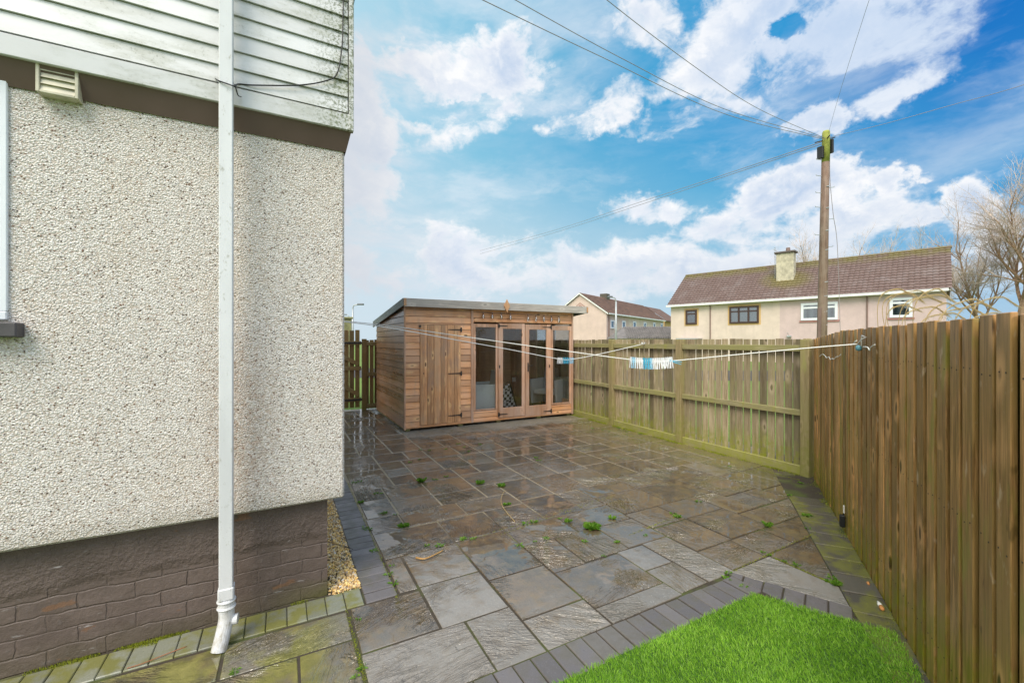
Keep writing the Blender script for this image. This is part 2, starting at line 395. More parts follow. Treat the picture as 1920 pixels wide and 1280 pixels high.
def _plinth(t):
    o = t.obj(); x = t.xyz(o)
    u = t.m('ADD', x[0], x[1])
    wv = t.v('SCALE', t.v('SUBTRACT', t.noise(o, 6, 3, out=1), (.5, .5, .5)), sc=.050)
    bv = t.v('ADD', t.comb(u, x[2], 0.0), wv)
    b = t.node('ShaderNodeTexBrick'); t.put(b.inputs['Vector'], bv); b.inputs['Scale'].default_value = 1
    b.inputs['Brick Width'].default_value = .225; b.inputs['Row Height'].default_value = .083; b.inputs['Mortar Size'].default_value = .006; b.inputs['Mortar Smooth'].default_value = .8
    n = t.noise(o, 28, 8, .7); n2 = t.noise(o, 5, 6, .65); n3 = t.noise(o, 3.1, 3, .5)
    rough_top = t.mr(t.m('ADD', x[2], t.m('MULTIPLY', t.m('SUBTRACT', n2, .5), .10)), .36, .40)
    c = t.mix(t.mr(n2, .35, .65), (.100, .074, .062), (.140, .105, .090))
    c = t.mix(t.mr(n, .58, .72, 0, .6), c, (.16, .14, .13))
    mort = t.m('MULTIPLY', b.outputs['Fac'], t.m('SUBTRACT', 1.0, rough_top))
    c = t.mix(t.m('MULTIPLY', mort, t.mr(n2, .48, .66, .0, .45)), c, (.045, .032, .027))
    nb = t.noise(t.comb(u, t.m('MULTIPLY', x[2], 2.6), 0.0), 4.3, 5, .55)
    c = t.mix(t.m('MULTIPLY', t.mr(nb, .655, .69), .6), c, t.mix(n, (.26, .12, .05), (.14, .075, .04)))
    nw = t.noise(t.comb(u, t.m('MULTIPLY', x[2], 5), 3.0), 7.0, 7, .6)
    c = t.mix(t.m('MULTIPLY', t.mr(nw, .66, .72), .8), c, (.40, .38, .38))
    gr = t.m('MULTIPLY', t.mr(t.m('ADD', x[2], t.m('MULTIPLY', n2, .12)), .19, .05, 0, 1), t.mr(x[0], -.1, .22, .25, 1))
    c = t.mix(t.m('MULTIPLY', gr, .75), c, (.11, .11, .02))
    hb = t.m('ADD', t.m('MULTIPLY', mort, t.mr(n2, .40, .62, -.12, -.48)), t.m('ADD', t.m('MULTIPLY', n, .5), t.m('MULTIPLY', n2, .9)))
    hb = t.m('ADD', hb, t.m('MULTIPLY', t.m('MULTIPLY', t.noise(o, 55, 5, .6), rough_top), 1.3))
    hb = t.m('ADD', hb, t.m('MULTIPLY', rough_top, .22))
    return {'Base Color': c, 'Roughness': t.mr(n, .3, .7, .42, .7), 'Normal': t.bump(hb, .9, .012)}
M_plinth = mat('painted_brick', _plinth)

def _clad(t):
    o = t.obj(); x = t.xyz(o); r = t.isl()
    n = t.noise(t.mulv(o, (.35, .35, 1)), 9, 7, .65); nf = t.noise(o, 60, 5, .75); nl = t.noise(o, 1.3, 4, .55)
    c = t.mix(t.mr(r, 0, 1), (.60, .605, .615), (.70, .705, .72))
    st = t.m('MULTIPLY', t.mr(n, .42, .66, smooth=True), t.mr(nl, .34, .60))
    c = t.mix(t.m('MULTIPLY', st, .75), c, (.30, .31, .23))
    c = t.mix(t.m('MULTIPLY', t.mr(nf, .54, .68), t.m('MULTIPLY', st, .9)), c, (.10, .11, .06))
    edge = t.mr(x[0], .12, .30)
    c = t.mix(t.m('MULTIPLY', edge, t.mr(nf, .46, .58, 0, .85)), c, t.mix(n, (.06, .07, .03), (.14, .17, .04)))
    return {'Base Color': c, 'Roughness': .35, 'Normal': t.bump(nf, .15, .002)}
M_clad = mat('stained_white_cladding', _clad)
M_trimwhite = mat('white_trim', _clad)
M_gapshade = plain('gap_shade', (.035, .04, .03), .8)  # near-black that stands for the shade in gaps between boards
def _pipe(t):
    o = t.obj(); x = t.xyz(o); nf = t.noise(t.mulv(o, (1, 1, .5)), 30, 6, .75); n = t.noise(t.mulv(o, (1, 1, .3)), 6, 4, .6)
    c = t.mix(t.mr(n, .35, .7), (.72, .73, .75), (.62, .63, .65))
    c = t.mix(t.m('MULTIPLY', t.mr(nf, .58, .68), .6), c, (.26, .25, .16))
    c = t.mix(t.m('MULTIPLY', t.mr(x[2], .30, .05, 0, 1), t.mr(nf, .40, .62, 0, .65)), c, (.26, .22, .12))
    return {'Base Color': c, 'Roughness': .28, 'Normal': t.bump(nf, .1, .002)}
M_pipe = mat('white_plastic_pipe', _pipe)
M_band = plain('brown_painted_band', (.13, .085, .072), .5, var=.10, scale=4, bump=.1)
M_vent = plain('cream_vent_plastic', (.52, .49, .38), .5, var=.25, scale=14)
M_pvc = plain('white_window_plastic', (.74, .77, .82), .25, var=.04)
M_sill = plain('dark_stone_sill', (.075, .07, .075), .6, var=.2, scale=20, bump=.2)
M_black = plain('black_rubber', (.012, .013, .014), .5)
M_iron = plain('black_iron', (.05, .042, .036), .55, metal=.3, bump=.1)
M_roomdark = plain('room_dark', (.05, .055, .07), .9)

# paving
def _slab(t):
    o = t.obj(); x = t.xyz(o); r = t.isl()
    off = t.v('SCALE', (13.1, 27.7, 5.3), sc=r)
    ro = t.node('ShaderNodeVectorRotate'); ro.rotation_type = 'Z_AXIS'
    t.put(ro.inputs['Vector'], o); t.put(ro.inputs['Angle'], t.m('MULTIPLY', r, 37.0))
    rv = t.v('ADD', ro.outputs[0], off)
    # riven surface: long broken ridges
    rid = t.noise(t.mulv(rv, (1.0, 3.3, 1)), 2.6, 6, .60, .7)
    msk = t.mr(t.noise(t.v('ADD', rv, (9, 4, 2)), 2.6, 3, .5), .44, .62, .0, 1)
    ri = t.m('SUBTRACT', 1.0, t.m('MULTIPLY', t.m('ABSOLUTE', t.m('SUBTRACT', rid, .5)), 14.0), clamp=True)
    ri = t.m('MULTIPLY', ri, msk)
    step = t.noise(t.mulv(rv, (1.0, 3.0, 1)), 2.0, 5, .6, .5)
    s9 = t.m('FRACT', t.m('MULTIPLY', step, 9.0)); stp = t.m('MULTIPLY', t.m('MULTIPLY', t.mr(s9, 0, .8, smooth=True), t.mr(s9, .86, 1.0, 1, 0)), t.m('MULTIPLY', msk, 1.1))
    fine = t.noise(o, 120, 4, .7); med = t.noise(o, 11, 5, .6); big = t.noise(o, .9, 4, .55, .2)
    wx = t.m('ADD', x[1], t.m('MULTIPLY', t.m('MAXIMUM', t.m('SUBTRACT', x[0], 2.2), 0.0), .75))
    wetf = t.m('ADD', t.mr(wx, 1.9, 3.0), t.m('MULTIPLY', t.m('SUBTRACT', big, .5), 1.5))
    wetf = t.m('ADD', wetf, t.m('MULTIPLY', t.m('SUBTRACT', med, .5), .9))
    pd_ = t.m('MULTIPLY', t.mr(x[1], 6.75, 7.2), t.mr(x[0], 1.75, 2.1))
    wetf = t.m('ADD', wetf, t.m('MULTIPLY', pd_, -1.3))
    wetf = t.m('ADD', wetf, t.m('MULTIPLY', t.m('SUBTRACT', t.m('FRACT', t.m('MULTIPLY', r, 3.3)), .5), .8))
    wet = t.mr(wetf, .0, .95, .22, 1.0, smooth=True)
    dry = t.mix(t.mr(r, 0, 1), (.21, .20, .185), (.31, .295, .275))
    sp2 = t.noise(o, 75, 3, .6); dry = t.mix(t.mr(sp2, .60, .68, 0, t.mr(big, .4, .6, .25, .75)), dry, (.46, .46, .43))
    dry = t.mix(t.mr(med, .5, .7, 0, .35), dry, (.13, .125, .12))
    wc = t.mix(t.mr(t.m('FRACT', t.m('MULTIPLY', r, 7.7)), 0, 1), (.068, .051, .035), (.13, .090, .050))
    wc = t.mix(t.mr(med, .42, .68, 0, .65), wc, (.20, .128, .045))
    wc = t.mix(t.mr(fine, .6, .7, 0, .18), wc, (.25, .23, .2))
    c = t.mix(wet, dry, wc)
    c = t.mix(t.m('MULTIPLY', ri, .30), c, (.06, .05, .04))
    alg = t.m('MULTIPLY', t.mr(x[0], .42, .05, 0, 1, True), t.mr(x[1], 2.9, 2.75, 0, 1))
    ne = t.noise(o, 3.2, 5, .6)
    alg = t.m('MULTIPLY', alg, t.mr(ne, .40, .55, .1, 1))
    fen = t.mr(t.m('ADD', x[0], t.m('MULTIPLY', ne, .9)), 4.75, 5.9, 0, .65, True)
    dry_patch = t.m('MULTIPLY', pd_, .55)
    alg2 = t.m('MAXIMUM', fen, t.m('MULTIPLY', dry_patch, t.mr(med, .3, .6)))
    c = t.mix(t.m('MULTIPLY', alg, .92), c, t.mix(t.mr(med, .3, .7), (.13, .13, .018), (.26, .245, .06)))
    c = t.mix(t.m('MULTIPLY', alg2, .6), c, (.21, .19, .08))
    h = t.m('ADD', t.m('MULTIPLY', ri, -.8), t.m('ADD', stp, t.m('ADD', t.m('MULTIPLY', med, .8), t.m('MULTIPLY', fine, .07))))
    nrm = t.bump(h, t.mr(wet, 0, 1, .42, .9), .018)
    pud = t.mr(t.noise(t.v('ADD', o, (3, 7, 0)), 1.7, 4, .55, .3), .43, .53, smooth=True)
    pud = t.m('MAXIMUM', pud, t.m('MULTIPLY', t.mr(x[0], 2.2, 1.8), t.mr(x[1], 5.2, 5.9)))
    und = t.noise(rv, 3.2, 2, .5)
    pudw = t.m('MULTIPLY', pud, wet)
    hw = t.m('ADD', t.m('MULTIPLY', ri, -.9), t.m('ADD', t.m('MULTIPLY', stp, 1.0), t.m('MULTIPLY', und, 1.6)))
    cn = t.bump(hw, t.mr(pudw, 0, 1, 1.0, .07), .016)
    coat = t.m('MULTIPLY', wet, t.mr(med, .25, .5, .75, 1.0))
    ro1 = t.mr(wet, 0, 1, .42, .45)
    ro1 = t.m('ADD', ro1, t.mr(med, .35, .7, -.03, .10))
    ro1 = t.m('ADD', ro1, t.m('MULTIPLY', alg, .25))
    return {'Base Color': c, 'Roughness': ro1, 'Normal': nrm, 'Specular IOR Level': .5, 'Coat Weight': coat, 'Coat Roughness': t.mr(pudw, 0, 1, .05, .012), 'Coat IOR': 1.9, 'Coat Normal': cn}
M_slab = mat('riven_slab', _slab)
def _block(dryc, mossk):
    def f(t):
        o = t.obj(); x = t.xyz(o); r = t.isl()
        fine = t.noise(o, 160, 4, .75); med = t.noise(o, 9, 6, .65)
        c = t.mix(t.mr(r, 0, 1), dryc, tuple(q*.68 for q in dryc))
        c = t.mix(t.mr(fine, .56, .70, 0, .5), c, tuple(min(1, q*1.7) for q in dryc))
        c = t.mix(t.mr(med, .5, .7, 0, .4), c, tuple(q*.5 for q in dryc))
        if mossk:
            k = t.mr(t.m('ADD', med, t.m('MULTIPLY', t.noise(o, 2.3, 3), .8)), .82, 1.0, 0, mossk)
            c = t.mix(k, c, t.mix(fine, (.12, .125, .02), (.22, .21, .05)))
        return {'Base Color': c, 'Roughness': t.mr(med, .3, .7, .25, .6), 'Normal': t.bump(t.m('ADD', fine, t.m('MULTIPLY', med, .6)), .5, .002)}
    return f
M_block = mat('grey_block', _block((.165, .150, .152), .12))
M_blockm = mat('mossy_block', _block((.25, .26, .20), .85))
M_blockf = mat('fence_edge_block', _block((.115, .105, .085), .85))
def _joint(t):
    o = t.obj(); n = t.noise(o, 25, 6, .7); n2 = t.noise(o, 2.5, 4, .6)
    c = t.mix(n, (.030, .025, .018), (.075, .058, .038))
    c = t.mix(t.mr(n2, .5, .62, 0, .75), c, t.mix(n, (.055, .075, .015), (.10, .13, .02)))
    yx = t.xyz(o)[1]; c = t.mix(t.mr(t.m('ADD', yx, t.m('MULTIPLY', n2, 2.0)), 4.0, 5.0, 0, .9), c, t.mix(n, (.26, .20, .13), (.46, .38, .27)))
    return {'Base Color': c, 'Roughness': .9, 'Normal': t.bump(t.noise(o, 180, 4, .7), .8, .004)}
M_joint = mat('joint_sand', _joint)
def _soil(t):
    o = t.obj(); n = t.noise(o, .35, 6, .6); n2 = t.noise(o, 14, 6, .7)
    c = t.mix(t.mr(n2, .35, .65), (.10, .17, .025), (.17, .26, .045)); c = t.mix(t.mr(n, .62, .72), c, (.14, .13, .07))
    return {'Base Color': c, 'Roughness': .95, 'Normal': t.bump(n2, .8, .03)}
M_field = mat('rough_grass', _soil)
def _gravel(t):
    r = t.isl(); o = t.obj(); n = t.noise(o, 90, 4, .6)
    c = t.ramp(t.m('FRACT', t.m('MULTIPLY', r, 17.3)), [(0, (.85, .56, .16)), (.3, (.92, .70, .32)), (.5, (.55, .31, .08)), (.72, (.82, .70, .48)), (.9, (.36, .22, .09)), (1, (.85, .82, .76))])
    c = t.mix(t.mr(n, .5, .7, 0, .4), c, (.25, .14, .05))
    return {'Base Color': c, 'Roughness': .32, 'Normal': t.bump(n, .3, .002)}
M_gravel = mat('golden_gravel', _gravel)
def _leaf(a, b, rough=.5, trans=.25):
    def f(t):
        r = t.isl(); c = t.mix(r, a, b); nn = t.noise(t.obj(), 3.5, 4, .6); c = t.mix(t.mr(nn, .35, .65, .0, .45), c, tuple(q*.72 for q in a))
        p = t.node('ShaderNodeBsdfPrincipled'); t.put(p.inputs['Base Color'], c); p.inputs['Roughness'].default_value = rough; p.inputs['Specular IOR Level'].default_value = .35
        tr = t.node('ShaderNodeBsdfTranslucent'); t.put(tr.inputs[0], c); mx = t.node('ShaderNodeMixShader'); mx.inputs[0].default_value = trans
        t.l.new(p.outputs[0], mx.inputs[1]); t.l.new(tr.outputs[0], mx.inputs[2]); return {'shader': mx.outputs[0]}
    return f
M_turf = mat('turf_blade', _leaf((.20, .46, .028), (.46, .74, .10), .40, .40))
M_turfbase = plain('turf_backing', (.045, .11, .012), .9, var=.4, scale=40)
M_weed = mat('weed_leaf', _leaf((.09, .24, .015), (.26, .44, .05), .5, .3))
M_moss = mat('moss', _leaf((.17, .20, .012), (.36, .40, .03), .9, .1))
M_plume = mat('dry_plume', _leaf((.62, .46, .22), (.78, .66, .42), .8, .45))
M_twigleaf = mat('hedge_leaf', _leaf((.07, .08, .02), (.16, .15, .05), .7, .2))
M_bark = plain('bark', (.20, .165, .14), .9, var=.35, scale=10)
M_barkd = plain('twig_bark', (.50, .41, .35), .9, var=.3, scale=3)
M_birch = plain('warm_bark', (.34, .22, .14), .9, var=.4, scale=6)

# timber
M_ffence = wood('weathered_fence_boards', (.46, .36, .26), (.20, .145, .09), (.32, .27, .17), 'Z', moss=((.34, .37, .03), .03, .50, .9), knots=.8, isl=.9, stain=((.27, .25, .09), .5), contrast=1.6)
M_frail = wood('weathered_fence_rail', (.42, .37, .22), (.24, .21, .11), (.33, .31, .12), 'Y', moss=((.40, .42, .05), .10, .7, .75), knots=.5, isl=.3, stain=((.30, .29, .08), .7))
M_fpost = wood('weathered_fence_post', (.44, .34, .20), (.24, .18, .09), (.33, .29, .12), 'Z', moss=((.30, .32, .05), .10, .8, .7), knots=.5, isl=.2, stain=((.34, .34, .10), .6))
M_rfence = wood('brown_fence_boards', (.58, .30, .125), (.20, .094, .034), (.34, .20, .07), 'Z', moss=((.29, .28, .012), .0, .60, .9), rough=.42, knots=1.0, isl=1.05, stain=((.25, .23, .04), .75), contrast=1.6, flecks=1)
M_rback = wood('brown_fence_backing', (.14, .09, .025), (.07, .04, .012), (.12, .11, .015), 'Z', moss=((.13, .13, .01), .0, 1.7, .8), rough=.6, knots=.2, isl=.4)  # darker than the front boards: gap shade put into the colour
M_gate = wood('gate_timber', (.40, .225, .085), (.25, .13, .045), (.32, .22, .09), 'Z', moss=((.22, .22, .02), .0, .35, .7), knots=.6, isl=.5)
M_gateh = wood('gate_timber_rail', (.44, .29, .12), (.28, .17, .06), (.36, .27, .12), 'X', knots=.4, isl=.3)
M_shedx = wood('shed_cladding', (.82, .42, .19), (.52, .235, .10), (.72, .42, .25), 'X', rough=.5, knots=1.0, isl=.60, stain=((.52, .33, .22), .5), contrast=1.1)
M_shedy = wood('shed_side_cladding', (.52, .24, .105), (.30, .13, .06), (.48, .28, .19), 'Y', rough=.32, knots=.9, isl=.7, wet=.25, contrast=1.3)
M_shedz = wood('shed_upright_timber', (.66, .37, .22), (.44, .235, .135), (.62, .42, .31), 'Z', rough=.5, knots=.9, isl=.45, stain=((.50, .35, .28), .5))
M_sheddoor = wood('shed_door_boards', (.78, .42, .195), (.48, .225, .10), (.58, .36, .21), 'Z', rough=.55, knots=1.0, isl=.55, stain=((.36, .23, .16), .7), contrast=1.3)
M_fascia = wood('grey_fascia', (.56, .51, .45), (.30, .27, .24), (.44, .41, .37), 'X', knots=.6, isl=.2, rough=.7)
M_fasciay = wood('grey_fascia_side', (.34, .36, .36), (.22, .235, .23), (.28, .30, .29), 'Y', knots=.5, isl=.2, rough=.6)
M_felt = plain('roof_felt', (.06, .06, .062), .8, bump=.3)
M_inner = wood('shed_inside', (.50, .27, .15), (.34, .17, .09), (.42, .25, .15), 'X', knots=.3, isl=.3)
M_bearer = wood('bearer', (.32, .27, .12), (.2, .16, .07), (.28, .28, .09), 'Y', knots=.2, isl=.2)
M_polew = wood('telegraph_pole_wood', (.24, .155, .105), (.10, .06, .042), (.25, .19, .145), 'Z', knots=.15, isl=0, bumpd=.004, grain=.6)
M_lichen = plain('green_pole_top', (.30, .32, .07), .9, var=.35, scale=8)
M_yellow_door = M_sheddoor
def _wicker(t):
    o = t.obj(); w = t.node('ShaderNodeTexWave'); t.put(w.inputs['Vector'], o); w.bands_direction = 'Z'; w.inputs['Scale'].default_value = 28
    ch = t.node('ShaderNodeTexWave'); t.put(ch.inputs['Vector'], o); ch.bands_direction = 'DIAGONAL'; ch.inputs['Scale'].default_value = 22
    k = t.m('MULTIPLY', w.outputs['Fac'], ch.outputs['Fac'])
    return {'Base Color': t.mix(k, (.50, .52, .50), (.92, .93, .91)), 'Roughness': .6, 'Normal': t.bump(k, .7, .01)}
M_wicker = mat('grey_wicker', _wicker)
FRK = .8
def _glass(refl, tint):
    def f(t):
        fr = t.node('ShaderNodeFresnel'); fr.inputs[0].default_value = 1.5
        g = t.node('ShaderNodeBsdfGlossy'); g.inputs['Roughness'].default_value = .02; t.put(g.inputs[0], (.95, .97, 1.0))
        tr = t.node('ShaderNodeBsdfTransparent'); t.put(tr.inputs[0], tint)
        mx = t.node('ShaderNodeMixShader'); t.put(mx.inputs[0], t.m('ADD', t.m('MULTIPLY', fr.outputs[0], FRK), refl, clamp=True))
        t.l.new(tr.outputs[0], mx.inputs[1]); t.l.new(g.outputs[0], mx.inputs[2]); return {'shader': mx.outputs[0]}
    return f
M_glass = mat('window_glass', _glass(.01, (.97, .98, .98)))
M_farglass = mat('far_window_glass', _glass(.10, (.7, .75, .78)))
def _tile(t):
    o = t.obj(); n = t.noise(o, 3.5, 6, .65); x = t.xyz(o); nb = t.noise(o, .7, 5, .6)
    c = t.mix(t.mr(n, .3, .7), (.12, .072, .058), (.19, .132, .115))
    c = t.mix(t.mr(nb, .52, .72, 0, .5), c, (.24, .20, .19))
    sp = t.noise(o, 11, 5, .75); c = t.mix(t.mr(sp, .66, .72, 0, .7), c, (.50, .47, .44))
    mo = t.noise(o, 1.2, 6, .7)
    # moss on the ridge and below the chimney
    k = t.m('MULTIPLY', t.mr(x[2], 7.45, 7.95), t.mr(mo, .35, .55))
    ch = t.v('LENGTH', t.v('MULTIPLY', t.v('SUBTRACT', o, CHIM), (.75, .5, .55)))
    k = t.m('MAXIMUM', k, t.m('MULTIPLY', t.mr(ch, .5, 1.25, 1, 0, True), t.mr(mo, .30, .48)))
    c = t.mix(t.m('MULTIPLY', k, .62), c, t.mix(sp, (.20, .17, .02), (.11, .11, .02)))
    return {'Base Color': c, 'Roughness': .6}
M_conc = plain('chimney_render', (.48, .44, .33), .9, var=.35, scale=3, bump=.3)
M_redsill = plain('red_sill', (.36, .17, .15), .7)
M_brownframe = plain('brown_window_frame', (.055, .03, .025), .4)
M_curtain = plain('net_curtain', (.55, .58, .60), .9, var=.2, scale=12)
M_blind = None
def _blind(t):
    o = t.obj(); w = t.node('ShaderNodeTexWave'); t.put(w.inputs['Vector'], o); w.bands_direction = 'X'; w.inputs['Scale'].default_value = 2.2
    return {'Base Color': t.mix(w.outputs['Fac'], (.10, .14, .14), (.50, .52, .50)), 'Roughness': .8}
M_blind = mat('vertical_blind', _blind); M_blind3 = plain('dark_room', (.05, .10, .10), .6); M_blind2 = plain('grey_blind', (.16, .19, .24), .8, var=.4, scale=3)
M_galv = plain('galvanised_steel', (.42, .44, .45), .45, metal=.4)
M_rope = plain('white_line', (.80, .80, .76), .6, var=.05)
M_pegw = plain('white_peg', (.80, .82, .84), .4, var=.04)
M_pegb = plain('blue_peg', (.07, .42, .62), .4, var=.08)
M_pegp = plain('pale_blue_peg', (.32, .60, .78), .4, var=.06)
M_wire = plain('overhead_wire', (.30, .27, .28), .6)
M_clear = mat('bulb_glass', _glass(.22, (.9, .88, .84)))
M_orange = plain('orange_plastic', (.62, .27, .08), .5)
M_bone = plain('pale_plastic', (.75, .72, .66), .5)
M_stickb = plain('peeled_stick', (.42, .24, .08), .6, var=.3, scale=40)
M_straw = plain('dry_stem', (.46, .33, .14), .7, var=.2, scale=30)
M_gutter = plain('white_gutter', (.76, .77, .76), .4, var=.06)
M_brownpipe = plain('brown_downpipe', (.20, .13, .11), .5)
M_road = plain('road_asphalt', (.055, .055, .058), .85, var=.2, scale=3, bump=.3)
# ------------------------------------------------------------------ ground sheets
mb = MB(); mb.grid(lambda a, b: ((a-.5)*1600, (b-.5)*1600, -.06), 8, 8); struct('ground', mb, M_field)
mb = MB(); mb.box(-1.5, 6.3, -3, 10.6, -.055, -.0045); struct('patio_bed', mb, M_joint)
q = [VW(-60, 24), VW(80, 12), VW(80, 18), VW(-60, 31)]
mb = MB(); mb.add([(p.x, p.y, -.05) for p in q], [(0, 1, 2, 3)]); struct('road', mb, M_road)

# ------------------------------------------------------------------ paving
FA = Vector((5.47, 2.72)); FD = Vector((-.8284, -.5601)); FN = Vector((-.5601, .8284))     # right fence line, its patio side
B0 = Vector((2.93, 1.23)); BD = Vector((1.25, .97)).normalized(); BN = Vector((-BD.y, BD.x))   # inner edge of the border by that fence
L0 = Vector((2.63, 1.69)); LD = Vector((.37, -.66)).normalized()                                # lawn's second edge
R0 = Vector((2.74, 1.89)); RD = (Vector((2.95, 1.44))-R0).normalized(); RN = Vector((-RD.y, RD.x))
if RN.x < 0: RN = -RN
slabs = [(.35,.78,2.29,2.71),(.35,.92,1.86,2.29),(.78,1.21,2.28,2.73),(.92,1.21,1.86,2.28),(.65,.78,2.73,3.19),(.78,1.21,2.73,3.19),(.65,1.21,3.19,3.66),(1.21,1.66,3.22,3.67),
(.65,.94,3.66,3.99),(.94,1.51,3.67,3.99),(1.51,2.1,3.67,3.99),(1.66,2.1,3.23,3.67),(1.21,1.65,2.13,2.59),(1.21,1.65,2.59,3.22),(1.21,1.65,1.86,2.13),(1.65,2.23,2.02,2.46),
(1.65,2.23,1.86,2.02),(2.23,2.5,2.18,2.48),(2.23,2.5,1.88,2.18),(2.5,2.78,1.88,2.49),(1.65,1.94,2.46,2.90),(1.94,2.37,2.48,2.90),(1.65,2.2,2.90,3.23),(2.2,2.79,2.90,3.25),(2.37,2.79,2.49,2.90),
(2.1,2.53,3.25,3.75),(2.1,2.53,3.75,4.34),(2.53,2.80,3.25,3.73),(2.53,2.97,3.73,4.30),(2.80,3.40,2.99,3.45),(2.80,3.40,3.45,3.75),(2.97,3.40,3.75,4.30),
(2.79,3.21,2.65,2.99),(3.21,3.73,2.65,2.99),(2.79,3.21,2.20,2.65),(3.21,3.73,2.20,2.65),(3.73,4.03,2.5,2.99),(4.03,4.3,2.51,2.84),(4.3,4.56,2.51,2.84),(4.03,4.56,2.84,3.45),(3.4,4.03,2.99,3.45),
(3.73,4.56,2.2,2.5),(2.78,3.18,1.90,2.20),(3.18,3.59,1.92,2.20),(3.59,4.56,1.92,2.20),(3.2,3.9,1.46,1.92),(2.70,3.2,1.30,1.90),(3.4,3.83,3.45,3.83),(3.83,4.56,3.45,3.83),(4.56,5.55,2.2,2.78),(4.56,4.98,2.78,3.3),(4.98,5.55,2.78,3.3),(4.56,4.85,3.3,3.83),(4.85,5.55,3.3,3.83),
(.66,.95,4.46,4.79),(.66,.95,3.99,4.46),(.95,1.38,4.34,4.80),(.95,1.38,3.99,4.34),(1.38,1.86,4.30,4.75),(1.38,1.86,3.99,4.30),(1.86,2.1,3.99,4.34),(1.86,2.53,4.34,4.80),(.66,1.1,4.79,5.5),(1.1,1.38,4.80,5.12),(1.38,1.86,4.75,5.12),(1.86,2.15,4.8,5.26),(2.15,2.53,4.8,5.26),
(-.27,.34,2.43,2.70),(-.85,-.27,2.43,2.70),(-1.5,-.85,2.43,2.70),(.07,.34,1.86,2.43),(-.5,.07,1.86,2.43),(-.95,-.5,1.86,2.43),(-1.5,-.95,1.86,2.43)]
rs = random.Random(11)
def split(x0, x1, y0, y1):
    w, h = x1-x0, y1-y0
    if w <= .62 and h <= .62 and (w*h < .27 or rs.random() < .25): return [(x0, x1, y0, y1)]
    if (w > h and w > .5) or h <= .5:
        k = x0+(w*rs.uniform(.38, .62) if w > 1.1 else rs.choice([w*.5, w*.42, w*.6])); return split(x0, k, y0, y1)+split(k, x1, y0, y1)
    k = y0+(h*rs.uniform(.38, .62) if h > 1.1 else rs.choice([h*.5, h*.42, h*.6])); return split(x0, x1, y0, k)+split(x0, x1, k, y1)
slabs = [q for q in slabs if not (q[2] >= 4.7 and q[1] < 2.6)]+[(2.97, 3.40, 4.22, 4.30)][:0]
slabs += [(.66,1.1,4.79,5.5),(.66,1.1,5.5,6.2),(1.1,1.38,4.80,5.12),(1.38,1.86,4.75,5.12),(1.86,2.15,4.80,5.12),(2.15,2.53,4.80,5.12),(2.1,2.53,3.75,4.34),(1.86,2.53,4.34,4.80)]
slabs += split(1.1, 2.53, 5.12, 6.2)+split(2.53, 3.4, 4.3, 6.2)+split(3.4, 3.83, 3.83, 6.2)+split(3.83, 5.6, 3.83, 6.2)
slabs += split(.05, 2.53, 6.2, 10.6)+split(2.53, 5.65, 6.2, 8.0)
# keep the hand-measured ones, drop overlaps among the generated
keep = []
for s_ in slabs:
    ov = any(min(s_[1], k[1])-max(s_[0], k[0]) > .03 and min(s_[3], k[3])-max(s_[2], k[2]) > .03 for k in keep)
    if not ov: keep.append(s_)
# cover cells nothing covers yet
def covered(x, y): return any(k[0]-.02 <= x <= k[1]+.02 and k[2]-.02 <= y <= k[3]+.02 for k in keep)
yy = 1.95
while yy < 10.4:
    xx = .72 if yy < 6.2 else .15
    while xx < 5.5:
        if not covered(xx, yy):
            x0 = x1 = xx; y0 = y1 = yy
            while x0 > xx-.5 and not covered(x0-.03, yy): x0 -= .02
            while x1 < xx+.5 and not covered(x1+.03, yy): x1 += .02
            while y0 > yy-.5 and not any(covered(q, y0-.03) for q in (x0, xx, x1)): y0 -= .02
            while y1 < yy+.5 and not any(covered(q, y1+.03) for q in (x0, xx, x1)): y1 += .02
            if x1-x0 > .08 and y1-y0 > .08: keep.append((x0-.01, x1+.01, y0-.01, y1+.01))
        xx += .07
    yy += .07
FFN = Vector((-1, .0236)).normalized()
mb = MB()
for (x0, x1, y0, y1) in keep:
    g = (.006 if y1 < 4 else .0085)+rs.random()*.002
    jit = lambda: rs.uniform(-.0025, .0025)
    p = [(x0+g+jit(), y0+g+jit()), (x1-g+jit(), y0+g+jit()), (x1-g+jit(), y1-g+jit()), (x0+g+jit(), y1-g+jit())]
    p = clip(p, B0+BN*.006, BN)
    if x0 > 2.6 and y0 < 1.95: p = clip(p, R0+RN*.006, RN)
    p = clip(p, Vector((5.47, 2.72)), FFN) if p else p
    if len(p) > 2 and area(p) > .004: mb.prism(ccw(p), -.04, .0+rs.uniform(-.0015, .0025), .003, (rs.uniform(-.006, .006), rs.uniform(-.006, .006)))
struct('patio', mb, M_slab)

def blocks(name, m, lst, c=.004):
    b = MB()
    for p in lst:
        if len(p) > 2 and area(p) > .0008: b.prism(ccw([tuple(x) for x in p]), -.04, .004+rs.uniform(-.002, .003), c, (rs.uniform(-.015, .015), rs.uniform(-.015, .015)))
    return struct(name, b, m)
def row(o, d, n, length, depth, pitch, g=.004, start=0):
    out = []; s = start
    while s < length:
        e = s+pitch*rs.uniform(.95, 1.05)
        out.append([o+d*(s+g), o+d*(e-g), o+d*(e-g)+n*depth, o+d*(s+g)+n*depth]); s = e
    return out
V2 = lambda x, y: Vector((x, y))
